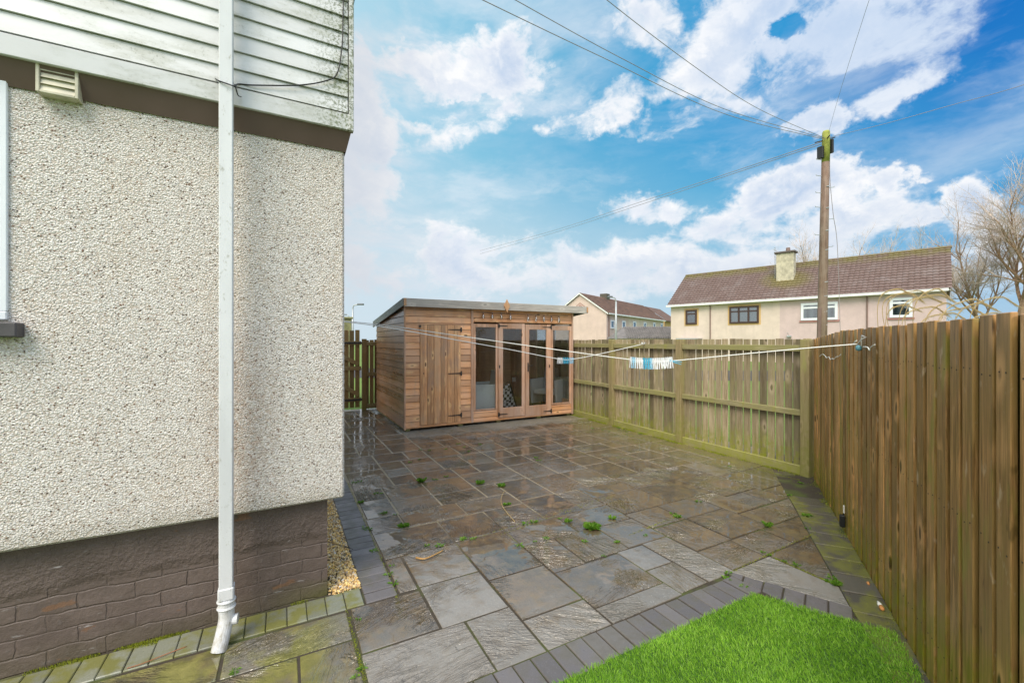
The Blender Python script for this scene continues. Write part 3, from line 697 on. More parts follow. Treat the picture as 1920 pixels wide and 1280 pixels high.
# course along the house front, beside the gravel, along the lawn, round the lawn's corner, by the fence
blocks('edging_by_house', M_blockm, row(V2(.44, 2.715), V2(-1, 0), V2(0, 1), 2.4, .19, .103, .002))
blocks('edging_by_gravel', M_block, row(V2(.452, 2.715), V2(0, 1), V2(1, 0), 7.8, .188, .104))
lst = row(V2(2.70, 1.852), V2(-1, 0), V2(0, -1), 4.2, .205, .106)
blocks('edging_by_lawn', M_block, lst)
lst = row(R0+RD*(-.03), RD, -RN, .62, .20, .112)
lst = [clip(clip(p, Vector((2.705, 1.8)), Vector((1, .0)).normalized()), B0, BN) if len(p) > 2 else p for p in lst]
blocks('edging_round_lawn_corner', M_block, lst)
lst = row(B0-BD*1.1, BD, -BN, 3.1, .9, .235, .004)
out = []
for p in lst:
    p = clip(p, FA, FN); p = clip(p, Vector((5.47, 2.72)), FFN) if p else p
    if p: out.append(p)
blocks('edging_by_fence', M_blockf, out)

# ------------------------------------------------------------------ lawn of artificial grass
def lawn_inside(x, y):
    y += rs.gauss(0, .006); x += rs.gauss(0, .006)
    if y > 1.655: return False
    if (x-2.63)*0.66/.757+(y-1.655)*.37/.757 > .0: return False
    p = Vector((x, y)); return (p-FA).dot(FN) > .03
poly = [(-1.6, -2.6), (3.2, -2.6), (3.2, 1.655), (-1.6, 1.655)]
poly = clip(poly, Vector((2.63, 1.655)), Vector((-.66, -.37)).normalized()); poly = clip(poly, FA+FN*.02, FN)
mb = MB(); mb.prism(ccw(poly), -.03, .004); lawn = struct('lawn_backing', mb, M_turfbase)
def blades(n, xr, yr, hmin, hmax, wid, rng):
    x = rng.uniform(*xr, n); y = rng.uniform(*yr, n)
    k = np.array([lawn_inside(a, b) for a, b in zip(x, y)]); x = x[k]; y = y[k]; n = len(x)
    h = rng.uniform(hmin, hmax, n); az = rng.uniform(0, 2*np.pi, n)
    # clumped lean
    la = 2.2+.5*np.sin(x*9+y*4)+.4*np.cos(y*11-x*5)+rng.normal(0, 1.2, n); lean = h*rng.uniform(.25, 1.0, n)
    lx = np.cos(la)*lean; ly = np.sin(la)*lean; wx = np.cos(az)*wid; wy = np.sin(az)*wid
    P = np.zeros((n, 5, 3))
    P[:, 0] = np.stack([x-wx, y-wy, np.full(n, .003)], 1); P[:, 1] = np.stack([x+wx, y+wy, np.full(n, .003)], 1)
    P[:, 2] = np.stack([x-wx*.8+lx*.4, y-wy*.8+ly*.4, h*.6], 1); P[:, 3] = np.stack([x+wx*.8+lx*.4, y+wy*.8+ly*.4, h*.6], 1)
    P[:, 4] = np.stack([x+lx, y+ly, h*.92], 1)
    return P
rng = np.random.default_rng(3)
P = np.concatenate([blades(100000, (.9, 3.2), (.55, 1.70), .012, .029, .0014, rng), blades(50000, (-1.6, 3.0), (-1.0, .75), .018, .034, .0016, rng)])
n = len(P); me = bpy.data.meshes.new('artificial_grass'); me.vertices.add(n*5); me.vertices.foreach_set('co', P.reshape(-1))
idx = np.arange(n)[:, None]*5
lp = np.concatenate([idx+np.array([[0, 1, 3, 2]]), idx+np.array([[2, 3, 4]])], 1).reshape(-1)
me.loops.add(len(lp)); me.loops.foreach_set('vertex_index', lp.astype(np.int32)); me.polygons.add(n*2)
st = (np.arange(n)[:, None]*7+np.array([[0, 4]])).reshape(-1); me.polygons.foreach_set('loop_start', st.astype(np.int32))
me.update(); me.validate(); me.materials.append(M_turf)
o = bpy.data.objects.new('artificial_grass', me); C.objects.link(o)
tag(o, 'bright green artificial grass in the bottom right corner', 'grass', kind='stuff')

# ------------------------------------------------------------------ the near house
XR = .342; RY = 2.86
house = empty('house', (-3.3, 2.93, 0), 0, 'near house with cream pebble-dashed wall and white cladding above', 'house')
def rough_poly(pts): return pts
mb = MB(); mb.cbox(-7, XR, RY, 9.5, .62, 2.80, .012); mb.build('wall', M_dash, house)
hk = VW(-2.47, 5.39, 1.89); g = MB(); g.tube(spline([hk-Vector((.09, 0, 0)), hk, hk+Vector((.03, 0, .03)), hk+Vector((.05, 0, 0))], 4), .006, 6); g.build('line_hook', plain('hook_steel', (.4, .4, .4), .4), house)
mb = MB(); mb.box(-7, .25, 2.935, 9.4, -.05, .64); mb.build('brick_plinth', M_plinth, house)
mb = MB()   # sloping brown band under the overhang, with its return
vs = []
yo, yi, zo, zi = 2.80, 2.853, 2.895, 2.785; xo, xi = .374, XR+.007
mb.add([(-7, yi, zi), (xi, yi, zi), (xo, yo, zo), (-7, yo, zo), (xi, 9.4, zi), (xo, 9.4, zo), (-7, 3.0, zo), (XR-.1, 3.0, zo)],
       [(0, 1, 2, 3), (1, 4, 5, 2)])
mb.box(-7, XR-.003, RY+.004, 9.4, 2.80, 2.89); mb.build('brown_band', M_band, house)
YC = 2.785; ZC = 2.895
mb = MB(); mb.cbox(-7, .372, YC-.004, YC+.03, ZC, ZC+.098, .003); mb.box(.352, .374, YC+.032, 9.4, ZC, ZC+.098); mb.build('fascia_board', M_trimwhite, house)
mb = MB(); sm = MB(); z = ZC+.106; p = .098
while z < 5.35:
    mb.add([(-7, YC-.003, z), (.352, YC-.003, z), (.352, YC+.009, z+p-.004), (-7, YC+.009, z+p-.004), (-7, YC+.02, z), (.352, YC+.02, z), (.352, YC+.02, z+p-.004), (-7, YC+.02, z+p-.004)],
           [(0, 1, 2, 3), (4, 7, 6, 5), (0, 4, 5, 1), (3, 2, 6, 7), (1, 5, 6, 2), (0, 3, 7, 4)])
    mb.box(.352, .369, YC+.03, 9.4, z, z+p-.004)
    z += p
mb.build('cladding', M_clad, house)
sm.box(-7, .352, YC+.021, 9.3, ZC+.099, 5.35); sm.build('cladding_backing', M_gapshade, house)  # black sheet behind the boards, paints the shadow line of each gap
mb = MB(); mb.cbox(.358, .386, YC-.012, YC+.03, ZC-.002, 5.35, .003); mb.build('corner_board', M_trimwhite, house)
mb = MB(); mb.add([(-7.3, 2.45, 5.36), (.7, 2.45, 5.36), (.7, 6.1, 7.6), (-7.3, 6.1, 7.6), (.7, 9.8, 5.36), (-7.3, 9.8, 5.36)], [(0, 1, 2, 3), (3, 2, 4, 5), (1, 4, 2), (0, 3, 5), (0, 5, 4, 1)])
mb.build('roof', M_felt, house)
# window at the left edge of the picture
x1 = PY(20, 400, 2.875).x; zb = PY(16, 600, 2.875).z; zt = PY(16, 118, 2.875).z
win = MB()
x0 = x1-1.2
win.cbox(x1-.026, x1, 2.845, 2.93, zb+.04, zt, .004); win.cbox(x0, x0+.055, 2.845, 2.93, zb+.04, zt, .004)
win.cbox(x0+.056, x1-.027, 2.845, 2.93, zt-.055, zt, .004)
ztr = PY(10, 258, 2.875).z; win.cbox(x0+.056, x1-.027, 2.843, 2.93, ztr-.03, ztr+.03, .004); win.cbox(x0, x1, 2.84, 2.93, zb, zb+.039, .004); win.cbox(x0+.056, x1-.027, 2.847, 2.93, zb+.04, zb+.10, .004)
wo = win.build('window', M_pvc, house)
g = MB(); g.box(x0+.056, x1-.027, 2.849, 2.852, zb+.10, zt-.055); g.build('pane', M_glass, wo)
g = MB(); g.box(x0+.056, x1-.027, 2.854, 2.858, zb+.10, zt-.055); g.build('reflection_sheet', plain('painted_reflection', (.36, .42, .62), .8), wo)  # added sheet: bluish reflection in the glass put into its colour
g = MB(); xs = PY(33, 618, 2.80).x; g.cbox(x0-.06, xs, 2.79, 2.93, PY(20, 632, 2.80).z, PY(20, 604, 2.80).z, .006); g.build('window_sill', M_sill, house)
g = MB(); g.box(x0, x1, 2.855, 2.93, zt, zt+.05); g.build('window_lintel', M_vent, house)
# vent
vx0 = PY(70, 150, 2.82).x; vx1 = PY(150, 150, 2.82).x; vz1 = PY(110, 123, 2.82).z; vz0 = PY(110, 182, 2.82).z
g = MB(); g.cbox(vx0, vx0+.013, 2.80, 2.86, vz0, vz1, .002); g.cbox(vx1-.013, vx1, 2.80, 2.86, vz0, vz1, .002); g.cbox(vx0+.0135, vx1-.0135, 2.80, 2.86, vz1-.013, vz1, .002); g.cbox(vx0+.0135, vx1-.0135, 2.80, 2.86, vz0, vz0+.013, .002)
vo = g.build('vent', M_vent, house)
g = MB(); hh = (vz1-vz0-.028)/4
for k in range(4):
    zz = vz0+.014+k*hh; g.add([(vx0+.014, 2.806, zz), (vx1-.014, 2.806, zz), (vx1-.014, 2.818, zz+hh*1.02), (vx0+.014, 2.818, zz+hh*1.02), (vx0+.014, 2.824, zz+.002), (vx1-.014, 2.824, zz+.002)], [(0, 1, 2, 3), (0, 4, 5, 1)])
g.build('louvre', M_vent, vo)
# downpipe
px = -.262; g = MB(); g.cbox(px-.031, px+.031, 2.672, 2.734, .27, 5.2, .004)
pipe = g.build('downpipe', M_pipe, house)
g = MB(); g.cbox(px-.036, px+.036, 2.667, 2.739, .245, .31, .006)
c = Vector((px, 2.703, 0))
g.tube([c+Vector((0, 0, .246)), c+Vector((0, 0, .185))], .038, 20)
for zz in (.235, .20): g.tube([c+Vector((0, 0, zz-.008)), c+Vector((0, 0, zz)), c+Vector((0, 0, zz+.008))], [.040, .0445, .040], 20)
g.tube(spline([c+Vector((0, 0, .19)), c+Vector((0, 0, .14)), c+Vector((-.012, -.015, .075)), c+Vector((-.03, -.04, -.002))], 5), .036, 20)
g.tube([c+Vector((.02, 0, .125)), c+Vector((.052, -.005, .125))], .026, 16)
g.build('drain_shoe', M_pipe, pipe, smooth=False)
# cable
yb = YC-.012
def cp(u, v, y=None): return PY(u, v, y or yb)
cab = [cp(404, 148, YC-.005), cp(409, 151, 2.69), cp(411, 152, 2.668), cp(428, 158, 2.662), cp(441, 162, 2.664), cp(447, 158, YC-.01), cp(480, 160), cp(560, 160), cp(610, 152), cp(632, 138), cp(641, 90), cp(643, 40), cp(644, -40), cp(645, -160)]
g = MB(); g.tube(spline(cab, 8), .0038, 6); g.build('cable', M_black, house, smooth=True)
g = MB(); g.tube(spline([cp(440, 158, 2.664), cp(446, 178, 2.70), cp(452, 182, YC-.013)], 5), .003, 6); g.build('cable', M_black, house, smooth=True)
# moss at the foot of the wall
def tuft_moss(g, c, r, hh, n):
    for _ in range(n):
        a = rs.uniform(0, 6.28); rr = r*math.sqrt(rs.random()); x = c.x+math.cos(a)*rr; y = c.y+math.sin(a)*rr*.45
        h = hh*rs.uniform(.4, 1)*(1-rr/r*.6); w = .0016; a = rs.uniform(0, 6.28)
        g.add([(x-w*math.cos(a), y-w*math.sin(a), c.z), (x+w*math.cos(a), y+w*math.sin(a), c.z), (x+rs.uniform(-.004, .004), y+rs.uniform(-.004, .004), c.z+h)], [(0, 1, 2)])
g = MB()
for (u, v, r, n) in [(290, 1190, .09, 900), (325, 1182, .08, 700), (262, 1197, .05, 300), (140, 1225, .07, 500), (175, 1216, .05, 300), (85, 1240, .06, 300), (560, 1122, .05, 160), (235, 1205, .04, 120)]:
    c = G(u, v, .0); c.y = 2.918; tuft_moss(g, c, r, .020, n)
struct('moss', g, M_moss, 'stuff')
g = MB(); g.prism([(-4, 2.906), (.25, 2.906), (.25, 2.94), (-4, 2.94)], -.04, -.004); struct('wall_foot_soil', g, M_joint)
# gravel
g = MB(); ico = None
import bmesh
bm = bmesh.new(); bmesh.ops.create_icosphere(bm, subdivisions=1, radius=1); IV = [v.co.copy() for v in bm.verts]; IF = [[v.index for v in f.verts] for f in bm.faces]; bm.free()
g2 = MB(); g2.box(.255, .449, 2.915, 7, -.05, -.022); struct('gravel_bed', g2, M_gravel)
for i in range(5200):
    y = 2.915+ (rs.random()**1.25)*3.0; x = rs.uniform(.262, .446); zz = rs.uniform(-.018, .012)
    r = rs.uniform(.006, .0125)*(1.25 if rs.random() < .08 else 1); q = Matrix.Rotation(rs.uniform(0, 6.28), 3, Vector((rs.gauss(0, 1), rs.gauss(0, 1), rs.gauss(0, 1))).normalized())
    sc = Vector((1, rs.uniform(.6, .9), rs.uniform(.5, .8)))
    g.add([(q @ Vector((p.x*sc.x, p.y*sc.y, p.z*sc.z)))*r*rs.uniform(.88, 1.12)+Vector((x, y, zz)) for p in IV], IF)
struct('gravel', g, M_gravel, 'stuff', smooth=False)

# ------------------------------------------------------------------ fences
def board(g, M, x0, x1, y0, y1, z0, z1, c=.002): g.cbox(x0, x1, y0, y1, z0, z1, c, M)
FFM = Matrix.Translation((5.47, 2.72, 0)) @ Matrix.Rotation(-math.atan(.0236), 4, 'Z')   # local y runs along the far fence, x away from the patio
ffence = empty('far_fence', (5.47, 2.72, 0), 0, 'weathered greenish timber fence between the shed and the brown fence', 'fence')
posts = [.10, 1.98, 3.60, 5.35, 7.1]
for i, y in enumerate(posts):
    g = MB(); g.cbox(-.015, .085, y-.05, y+.05, -.05, 1.625 + (.01 if i else .0), .005, FFM); g.build('post', M_fpost, ffence)
for i in range(4):
    ya, yb2 = posts[i]+.052, posts[i+1]-.052
    for (z0, z1, x0) in ((1.475, 1.555, .015), (.70, .775, .015), (-.01, .10, .02)):
        g = MB(); g.cbox(x0, .062, ya, yb2, z0+rs.uniform(-.006, .006), z1, .004, FFM); g.build('rail', M_frail, ffence)
y = -.05; g = MB(); bays = [MB() for _ in range(4)]
while y < 7.6:
    w = rs.uniform(.090, .097); gap = rs.choice([.012, .016, .021, .025]) if y < 2.1 else rs.choice([.008, .012, .016, .019])
    b = min(3, sum(1 for p_ in posts[1:] if y+.05 > p_))
    lean = rs.uniform(-.004, .004)
    Mb = FFM @ Matrix.Translation((.0, y, 0)) @ Matrix.Rotation(lean, 4, 'X')
    bays[b].cbox(.063+rs.uniform(0, .003), .078, 0, w, .01+rs.uniform(-.01, .02), 1.635+rs.uniform(-.006, .006), .002, Mb)
    y += w+gap
for b in bays: b.build('board_panel', M_ffence, ffence)

RFM = Matrix.Translation((FA.x, FA.y, 0)) @ Matrix.Rotation(math.atan2(FD.y, FD.x), 4, 'Z')
rfence = empty('side_fence', (FA.x, FA.y, 0), 0, 'tall brown close-boarded timber fence running down the right side towards the camera', 'fence')
def topz(s): return 1.635+.058*min(1, s/1.4)
g = MB(); gb = MB(); nh = MB(); s = -.02
while s < 6.4:
    w = rs.uniform(.084, .100); gap = rs.uniform(.028, .042)
    Mb = RFM @ Matrix.Translation((s, 0, 0)) @ Matrix.Rotation(rs.uniform(-.0035, .0035), 4, 'Y')
    yo = rs.uniform(-.003, .003)
    g.cbox(0, w, yo, .019+yo, -.01, topz(s)+rs.uniform(-.005, .005), .0025, Mb)
    for zz in (.215, .885, 1.485):
        for q in (.22, .78):
            c_ = Mb @ Vector((w*q+rs.uniform(-.006, .006), yo-.0012, zz+rs.uniform(-.012, .012))); n_ = Mb.to_3x3() @ Vector((0, 1, 0)); nh.tube([c_, c_+n_*.003], .0034, 6)
    Mb = RFM @ Matrix.Translation((s+w-.032, .021, 0)) @ Matrix.Rotation(rs.uniform(-.003, .003), 4, 'Y')
    gb.cbox(0, gap+.066, .003, .019, -.01, topz(s)+rs.uniform(-.012, -.002), .002, Mb)
    s += w+gap
g.build('board_panel', M_rfence, rfence); nh.build('nail_heads', M_iron, rfence)['kind'] = 'stuff'; gb.build('backing_board_panel', M_rback, rfence)
for z0 in (.18, .85, 1.45):
    g = MB(); g.cbox(0, 6.4, .045, .09, z0, z0+.075, .003, RFM); g.build('rail', M_rback, rfence)
for s in (.03, 2.0, 4.0, 6.0):
    g = MB(); g.cbox(s, s+.09, .091, .18, -.05, 1.60, .004, RFM); g.build('post', M_rback, rfence)

# back fence and gate
YB = 10.45
bx = lambda u: PY(u, 640, YB).x
bz = lambda u, v: PY(u, v, YB).z
bfence = empty('back_fence', (bx(686), YB, 0), 0, 'brown timber fence panel between the gate and the shed', 'fence')
xg0, xg1 = bx(679), bx(686)
for xp in (xg0, 3.9, 5.6):
    g = MB(); g.cbox(xp, xp+.10, YB-.02, YB+.08, -.05, 1.66, .004); g.build('post', M_fpost if xp > 3 else M_gate, bfence)
for z0 in (1.50, .78, .04):
    g = MB(); g.cbox(xg1+.01, 5.6, YB, YB+.045, z0, z0+.09, .004); g.build('rail', M_gateh, bfence)
g = MB(); x = xg1-.02
while x < 5.8:
    w = rs.uniform(.09, .1); g.cbox(x, x+w, YB+.047, YB+.066, .02, 1.64+rs.uniform(-.01, .01), .002); x += w+rs.uniform(.012, .022)
g.build('board_panel', M_gate, bfence)
gate = empty('timber_gate', (xg0-.5, YB, 0), 0, 'narrow timber gate with diagonal braces beside the house corner', 'gate')
g = MB(); x = xg0-1.0; k = 0
while x < xg0-.08:
    w = .098; g.cbox(x, x+w, YB+.047, YB+.066, .06, 1.86+rs.uniform(-.01, .01), .002); x += w+.024
g.build('board_panel', M_gate, gate)
for z0 in (1.52, .93, .20):
    g = MB(); g.cbox(xg0-1.0, xg0-.02, YB, YB+.045, z0, z0+.09, .003); g.build('rail', M_gateh, gate)
for (za, zb2) in ((1.03, 1.48), (.31, .90)):
    g = MB(); a = Vector((xg0-.95, 0, zb2)); b = Vector((xg0-.10, 0, za)); d = (b-a); L = d.length; ang = math.atan2(d.z, d.x)
    Mb = Matrix.Translation((a.x, YB, a.z)) @ Matrix.Rotation(-ang, 4, 'Y'); g.cbox(0, L, -.002, .040, -.0, .09, .003, Mb); g.build('brace', M_gateh, gate)
for z0 in (1.565, .245):
    g = MB(); g.cbox(xg0-.42, xg0+.06, YB-.012, YB-.006, z0-.022, z0+.022, .002); g.build('hinge', M_iron, gate)
g = MB(); g.tube([G(640, 771, .03), G(675, 769, .03)], .026, 8); o = g.build('plastic_rail', M_bone)
tag(o, 'white plastic bar lying on the wet slabs at the foot of the gate', 'bar')
pp = PY(650, 640, 12.5)
g = MB(); g.cbox(pp.x-.5, pp.x+.12, 12.4, 12.9, -.05, 1.6+38/800*12.9, .02); g.cbox(pp.x-.53, pp.x+.15, 12.37, 12.93, 1.6+38/800*12.9+.002, 1.6+38/800*12.9+.06, .01)
o = g.build('gate_pillar', plain('mossy_rendered_pillar', (.34, .34, .16), .9, var=.35, scale=5, bump=.3)); tag(o, 'mossy rendered pillar beyond the gate beside the house corner', 'pillar')
# ------------------------------------------------------------------ shed
Y0 = 7.54; X0 = 1.895; X1 = 5.555; Y1 = 10.12; ZB = .05
sx = lambda u: PY(u, 640, Y0).x
sz = lambda u, v: PY(u, v, Y0).z
shed = empty('summerhouse', (3.7, 8.8, 0), 0, 'brown timber shed with sloping roof, plank door and four glazed panels', 'shed')
def roofz(y): return 2.345-(y-7.44)*(.262/2.5)
# bearers
for x in (X0+.02, sx(860), sx(932), sx(1008), X1-.15):
    g = MB(); g.cbox(x, x+.09, Y0+.02, Y1-.02, 0.005, ZB+.002, .003); g.build('bearer', M_bearer, shed)
g = MB(); g.cbox(X0+.01, X1-.01, Y0+.03, Y1-.01, ZB, ZB+.06, .003); g.build('floor', M_inner, shed)
# side wall boards (left), each with a shadow gap
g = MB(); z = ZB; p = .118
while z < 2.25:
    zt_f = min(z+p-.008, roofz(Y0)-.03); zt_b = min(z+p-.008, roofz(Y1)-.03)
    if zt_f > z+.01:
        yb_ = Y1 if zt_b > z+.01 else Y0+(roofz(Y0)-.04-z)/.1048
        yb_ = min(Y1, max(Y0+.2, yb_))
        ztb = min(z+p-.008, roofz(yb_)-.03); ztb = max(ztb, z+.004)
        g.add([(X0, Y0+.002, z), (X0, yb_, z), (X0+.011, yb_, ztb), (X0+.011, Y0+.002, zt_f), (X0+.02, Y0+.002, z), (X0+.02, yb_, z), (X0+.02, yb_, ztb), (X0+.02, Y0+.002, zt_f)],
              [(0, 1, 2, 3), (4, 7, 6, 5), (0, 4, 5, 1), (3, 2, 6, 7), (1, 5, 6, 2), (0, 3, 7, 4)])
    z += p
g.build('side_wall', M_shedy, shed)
g = MB(); g.add([(X0+.021, Y0+.022, ZB), (X0+.021, Y1-.01, ZB), (X0+.021, Y1-.01, roofz(Y1)-.03), (X0+.021, Y0+.022, roofz(Y0)-.03)], [(0, 1, 2, 3)]); g.build('side_lining', M_gapshade, shed); g = MB()  # lining coloured dark to paint shade into the side grooves
g.box(X0+.022, X1-.03, Y1-.02, Y1, ZB, roofz(Y1)-.03); g.build('back_wall', M_inner, shed)
xp = sx(885)
g = MB(); g.box(xp-.01, xp+.01, Y0+.03, Y1-.03, ZB+.06, roofz(Y1)-.03); g.build('partition', M_inner, shed)
# front cladding helper: boards from xa to xb, za to zb
def front(xa, xb, za, zb, p=.118, phase=ZB):
    g = MB(); z = phase
    while z < zb:
        a = max(z, za); b = min(z+p-.007, zb)
        if b-a > .012: g.add([(xa, Y0, a), (xb, Y0, a), (xb, Y0+.011, b), (xa, Y0+.011, b), (xa, Y0+.02, a), (xb, Y0+.02, a), (xb, Y0+.02, b), (xa, Y0+.02, b)],
              [(0, 1, 2, 3), (4, 7, 6, 5), (0, 4, 5, 1), (3, 2, 6, 7), (1, 5, 6, 2), (0, 3, 7, 4)])
        z += p
    return g
xd0, xd1 = sx(787.6), sx(863.8); zd = sz(826, 609); xt = sx(883); xt2 = sx(887.5)
ztop = roofz(Y0)-.02
xc = sx(760.5)
def merge(a, b): a.add(b.v, b.f); return a
g = front(xc, xd0-.004, ZB, zd); merge(g, front(xd1+.004, xt, ZB, zd)); merge(g, front(xc, xt, zd+.006, ztop)); g.build('front_wall', M_shedx, shed)
g = MB(); g.box(xc, xt, Y0+.021, Y0+.03, ZB, ztop); g.box(xt2, X1-.03, Y0+.021, Y0+.03, sz(900, 604), ztop); g.build('front_lining', M_gapshade, shed)  # dark colour here paints the shade in the front board grooves
zw1 = sz(910, 607)
g = front(xt2, sx(1072), zw1+.03, ztop); g.build('front_wall', M_shedx, shed)
g = MB(); g.cbox(X0-.006, xc, Y0-.012, Y0+.03, ZB-.02, ztop, .003); g.build('corner_post', M_shedz, shed)
g = MB(); g.cbox(sx(1071.5), X1+.004, Y0-.012, Y0+.03, ZB-.02, ztop, .003); g.build('corner_post', M_shedz, shed)
g = MB(); g.cbox(xt+.001, xt2, Y0-.014, Y0+.03, ZB, ztop, .003); g.build('centre_post', M_shedz, shed)
g = MB(); g.cbox(xc, sx(1071), Y0-.012, Y0+.018, ZB+.0, ZB+.035, .003); g.build('bottom_rail', M_shedx, shed)
# plank door
dr = MB(); n = 6; w = (xd1-xd0)/n; g = MB()
for k in range(n):
    a = xd0+k*w; g.cbox(a+.0015, a+w*.62, Y0-.010, Y0+.018, ZB+.04, zd, .002); g.cbox(a+w*.62+.001, a+w-.0015, Y0-.004, Y0+.018, ZB+.04, zd-.001, .002)
door = g.build('door', M_sheddoor, shed)
def strap(parent, x_pivot, x_tip, z, yy):
    g = MB(); s = 1 if x_tip > x_pivot else -1
    g.add([(x_pivot, yy, z-.012), (x_pivot, yy, z+.012), (x_tip, yy, z+.007), (x_tip, yy, z-.007), (x_pivot, yy-.004, z-.012), (x_pivot, yy-.004, z+.012), (x_tip, yy-.004, z+.007), (x_tip, yy-.004, z-.007)],
          [(0, 1, 2, 3), (4, 7, 6, 5), (0, 4, 5, 1), (1, 5, 6, 2), (2, 6, 7, 3), (3, 7, 4, 0)])
    g.cbox(min(x_pivot, x_pivot-s*.03), max(x_pivot, x_pivot-s*.03), yy-.006, yy, z-.042, z+.042, .002)
    g.tube([(x_pivot, yy-.008, z-.03), (x_pivot, yy-.008, z+.03)], .007, 8)
    g.build('hinge', M_iron, parent)
for v in (618, 699.8, 778): strap(door, sx(863), sx(840), sz(855, v), Y0-.012)
g = MB(); g.cbox(sx(785), sx(789), Y0-.022, Y0-.011, sz(786, 613.5), sz(786, 609.5), .002); g.build('latch', M_iron, door)
g = MB(); c = Vector((sx(794), Y0-.0115, sz(794, 699.8))); g.tube([c, c+Vector((0, -.004, 0))], .011, 12); g.build('keyhole', M_black, door)
# glazed part
def frame(name, u0, u1, v0, v1, gu0, gu1, gv0, gv1, y, m, parent, th=.04):
    uc = (u0+u1)/2; xa, xb = sx(u0), sx(u1); za, zb = sz(uc, v1), sz(uc, v0); ga, gb = sx(gu0), sx(gu1); gza, gzb = sz(uc, gv1), sz(uc, gv0)
    g = MB(); e = .0015
    g.cbox(xa, ga, y, y+th, za, zb, .003); g.cbox(gb, xb, y, y+th, za, zb, .003); g.cbox(ga+e, gb-e, y+.001, y+th, gzb, zb, .003); g.cbox(ga+e, gb-e, y+.001, y+th, za, gza, .003)
    o = g.build(name, m, parent)
    g = MB(); g.box(ga, gb, y+.018, y+.022, gza, gzb); g.build('pane', M_glass, o)
    return o, (xa, xb, za, zb)
frame('window', 888, 933, 607, 769, 892, 929.8, 613.3, 766.5, Y0-.004, M_shedz, shed)
l1, r1 = frame('glazed_door', 933.9, 983.4, 606.5, 781, 942.5, 978.2, 616.5, 763, Y0-.018, M_shedz, shed)
l2, r2 = frame('glazed_door', 984.6, 1033, 608.5, 778, 991.5, 1024, 618, 759, Y0-.018, M_shedz, shed)
frame('window', 1034, 1071.3, 611, 757.5, 1036.8, 1068, 619, 754.5, Y0-.004, M_shedz, shed)
front(xt2, sx(933.4), ZB+.036, sz(910, 770), p=.09).build('lower_panel', M_shedx, shed); front(sx(1034), sx(1071.3), ZB+.036, sz(1050, 758.5), p=.09).build('lower_panel', M_shedx, shed)
g = MB(); g.cbox(sx(889), sx(1071), Y0-.024, Y0+.01, sz(910, 605.5)+.02, sz(910, 605.5)+.045, .002); g.build('drip_rail', M_shedx, shed)
for (pr, xpv, xtp, z) in ((l1, r1[0]+.02, r1[0]+.20, r1[3]-.05), (l1, r1[0]+.02, r1[0]+.20, r1[2]+.07), (l2, r2[1]-.02, r2[1]-.22, r2[3]-.05), (l2, r2[1]-.02, r2[1]-.20, r2[2]+.07)): strap(pr, xpv, xtp, z, Y0-.020)
g = MB(); zl = sz(989, 688); xl = sx(989.3)
g.cbox(xl-.016, xl+.016, Y0-.026, Y0-.0185, zl-.09, zl+.09, .003); g.tube(spline([(xl, Y0-.026, zl+.03), (xl, Y0-.055, zl+.03), (xl+.09, Y0-.058, zl+.03)], 4), .008, 8); g.tube([(xl, Y0-.026, zl-.05), (xl, Y0-.034, zl-.05)], .011, 10)
g.build('handle', M_iron, l2)
for (u, v, pr) in ((935.8, 687, l1), (1029.3, 686, l2)):
    g = MB(); c = Vector((sx(u), Y0-.019, sz(u, v))); g.cbox(c.x-.012, c.x+.012, c.y-.010, c.y, c.z-.03, c.z+.03, .003); g.build('bolt', M_iron, pr)
# right side wall: glazed towards the front
g = MB(); zr = roofz(9.2)-.04
g.box(X1-.028, X1, 9.02, Y1, ZB, roofz(Y1)-.03); g.box(X1-.028, X1, Y0+.03, 9.02, ZB, .33); g.box(X1-.028, X1, Y0+.03, 9.02, 1.98, roofz(9.0)-.03); g.box(X1-.03, X1+.002, Y0+.03, Y0+.09, .331, 1.979); g.box(X1-.03, X1+.002, 8.25, 8.31, .331, 1.979)
sw = g.build('side_wall', M_shedz, shed)
g = MB(); g.box(X1-.017, X1-.013, Y0+.09, 9.02, .331, 1.979); g.build('pane', M_glass, sw)
# roof
RX0, RX1 = 1.865, 5.865; yA, yB_ = 7.44, 10.25
g = MB(); g.add([(RX0, yA, roofz(yA)), (RX1, yA, roofz(yA)), (RX1, yB_, roofz(yB_)), (RX0, yB_, roofz(yB_)), (RX0, yA, roofz(yA)-.025), (RX1, yA, roofz(yA)-.025), (RX1, yB_, roofz(yB_)-.025), (RX0, yB_, roofz(yB_)-.025)],
    [(0, 1, 2, 3), (4, 7, 6, 5), (0, 4, 5, 1), (2, 6, 7, 3), (1, 5, 6, 2), (0, 3, 7, 4)])
roof = g.build('roof', M_felt, shed)
xm = PY(949, 640, yA).x
g = MB(); g.cbox(RX0, xm-.03, yA-.022, yA-.001, roofz(yA)-.135, roofz(yA)+.012, .003); g.cbox(xm+.03, RX1-.03, yA-.022, yA-.001, roofz(yA)-.135, roofz(yA)+.012, .003); g.build('fascia', M_fascia, roof)
g = MB(); g.cbox(RX1-.029, RX1+.012, yA-.026, yA+.0, roofz(yA)-.11, roofz(yA)+.0, .003); g.build('fascia_end', M_sheddoor, roof); g = MB(); g.cbox(RX0-.012, RX0+.035, yA-.027, yA-.0225, roofz(yA)-.12, roofz(yA)+.012, .002); g.build('fascia_end', M_sheddoor, roof)
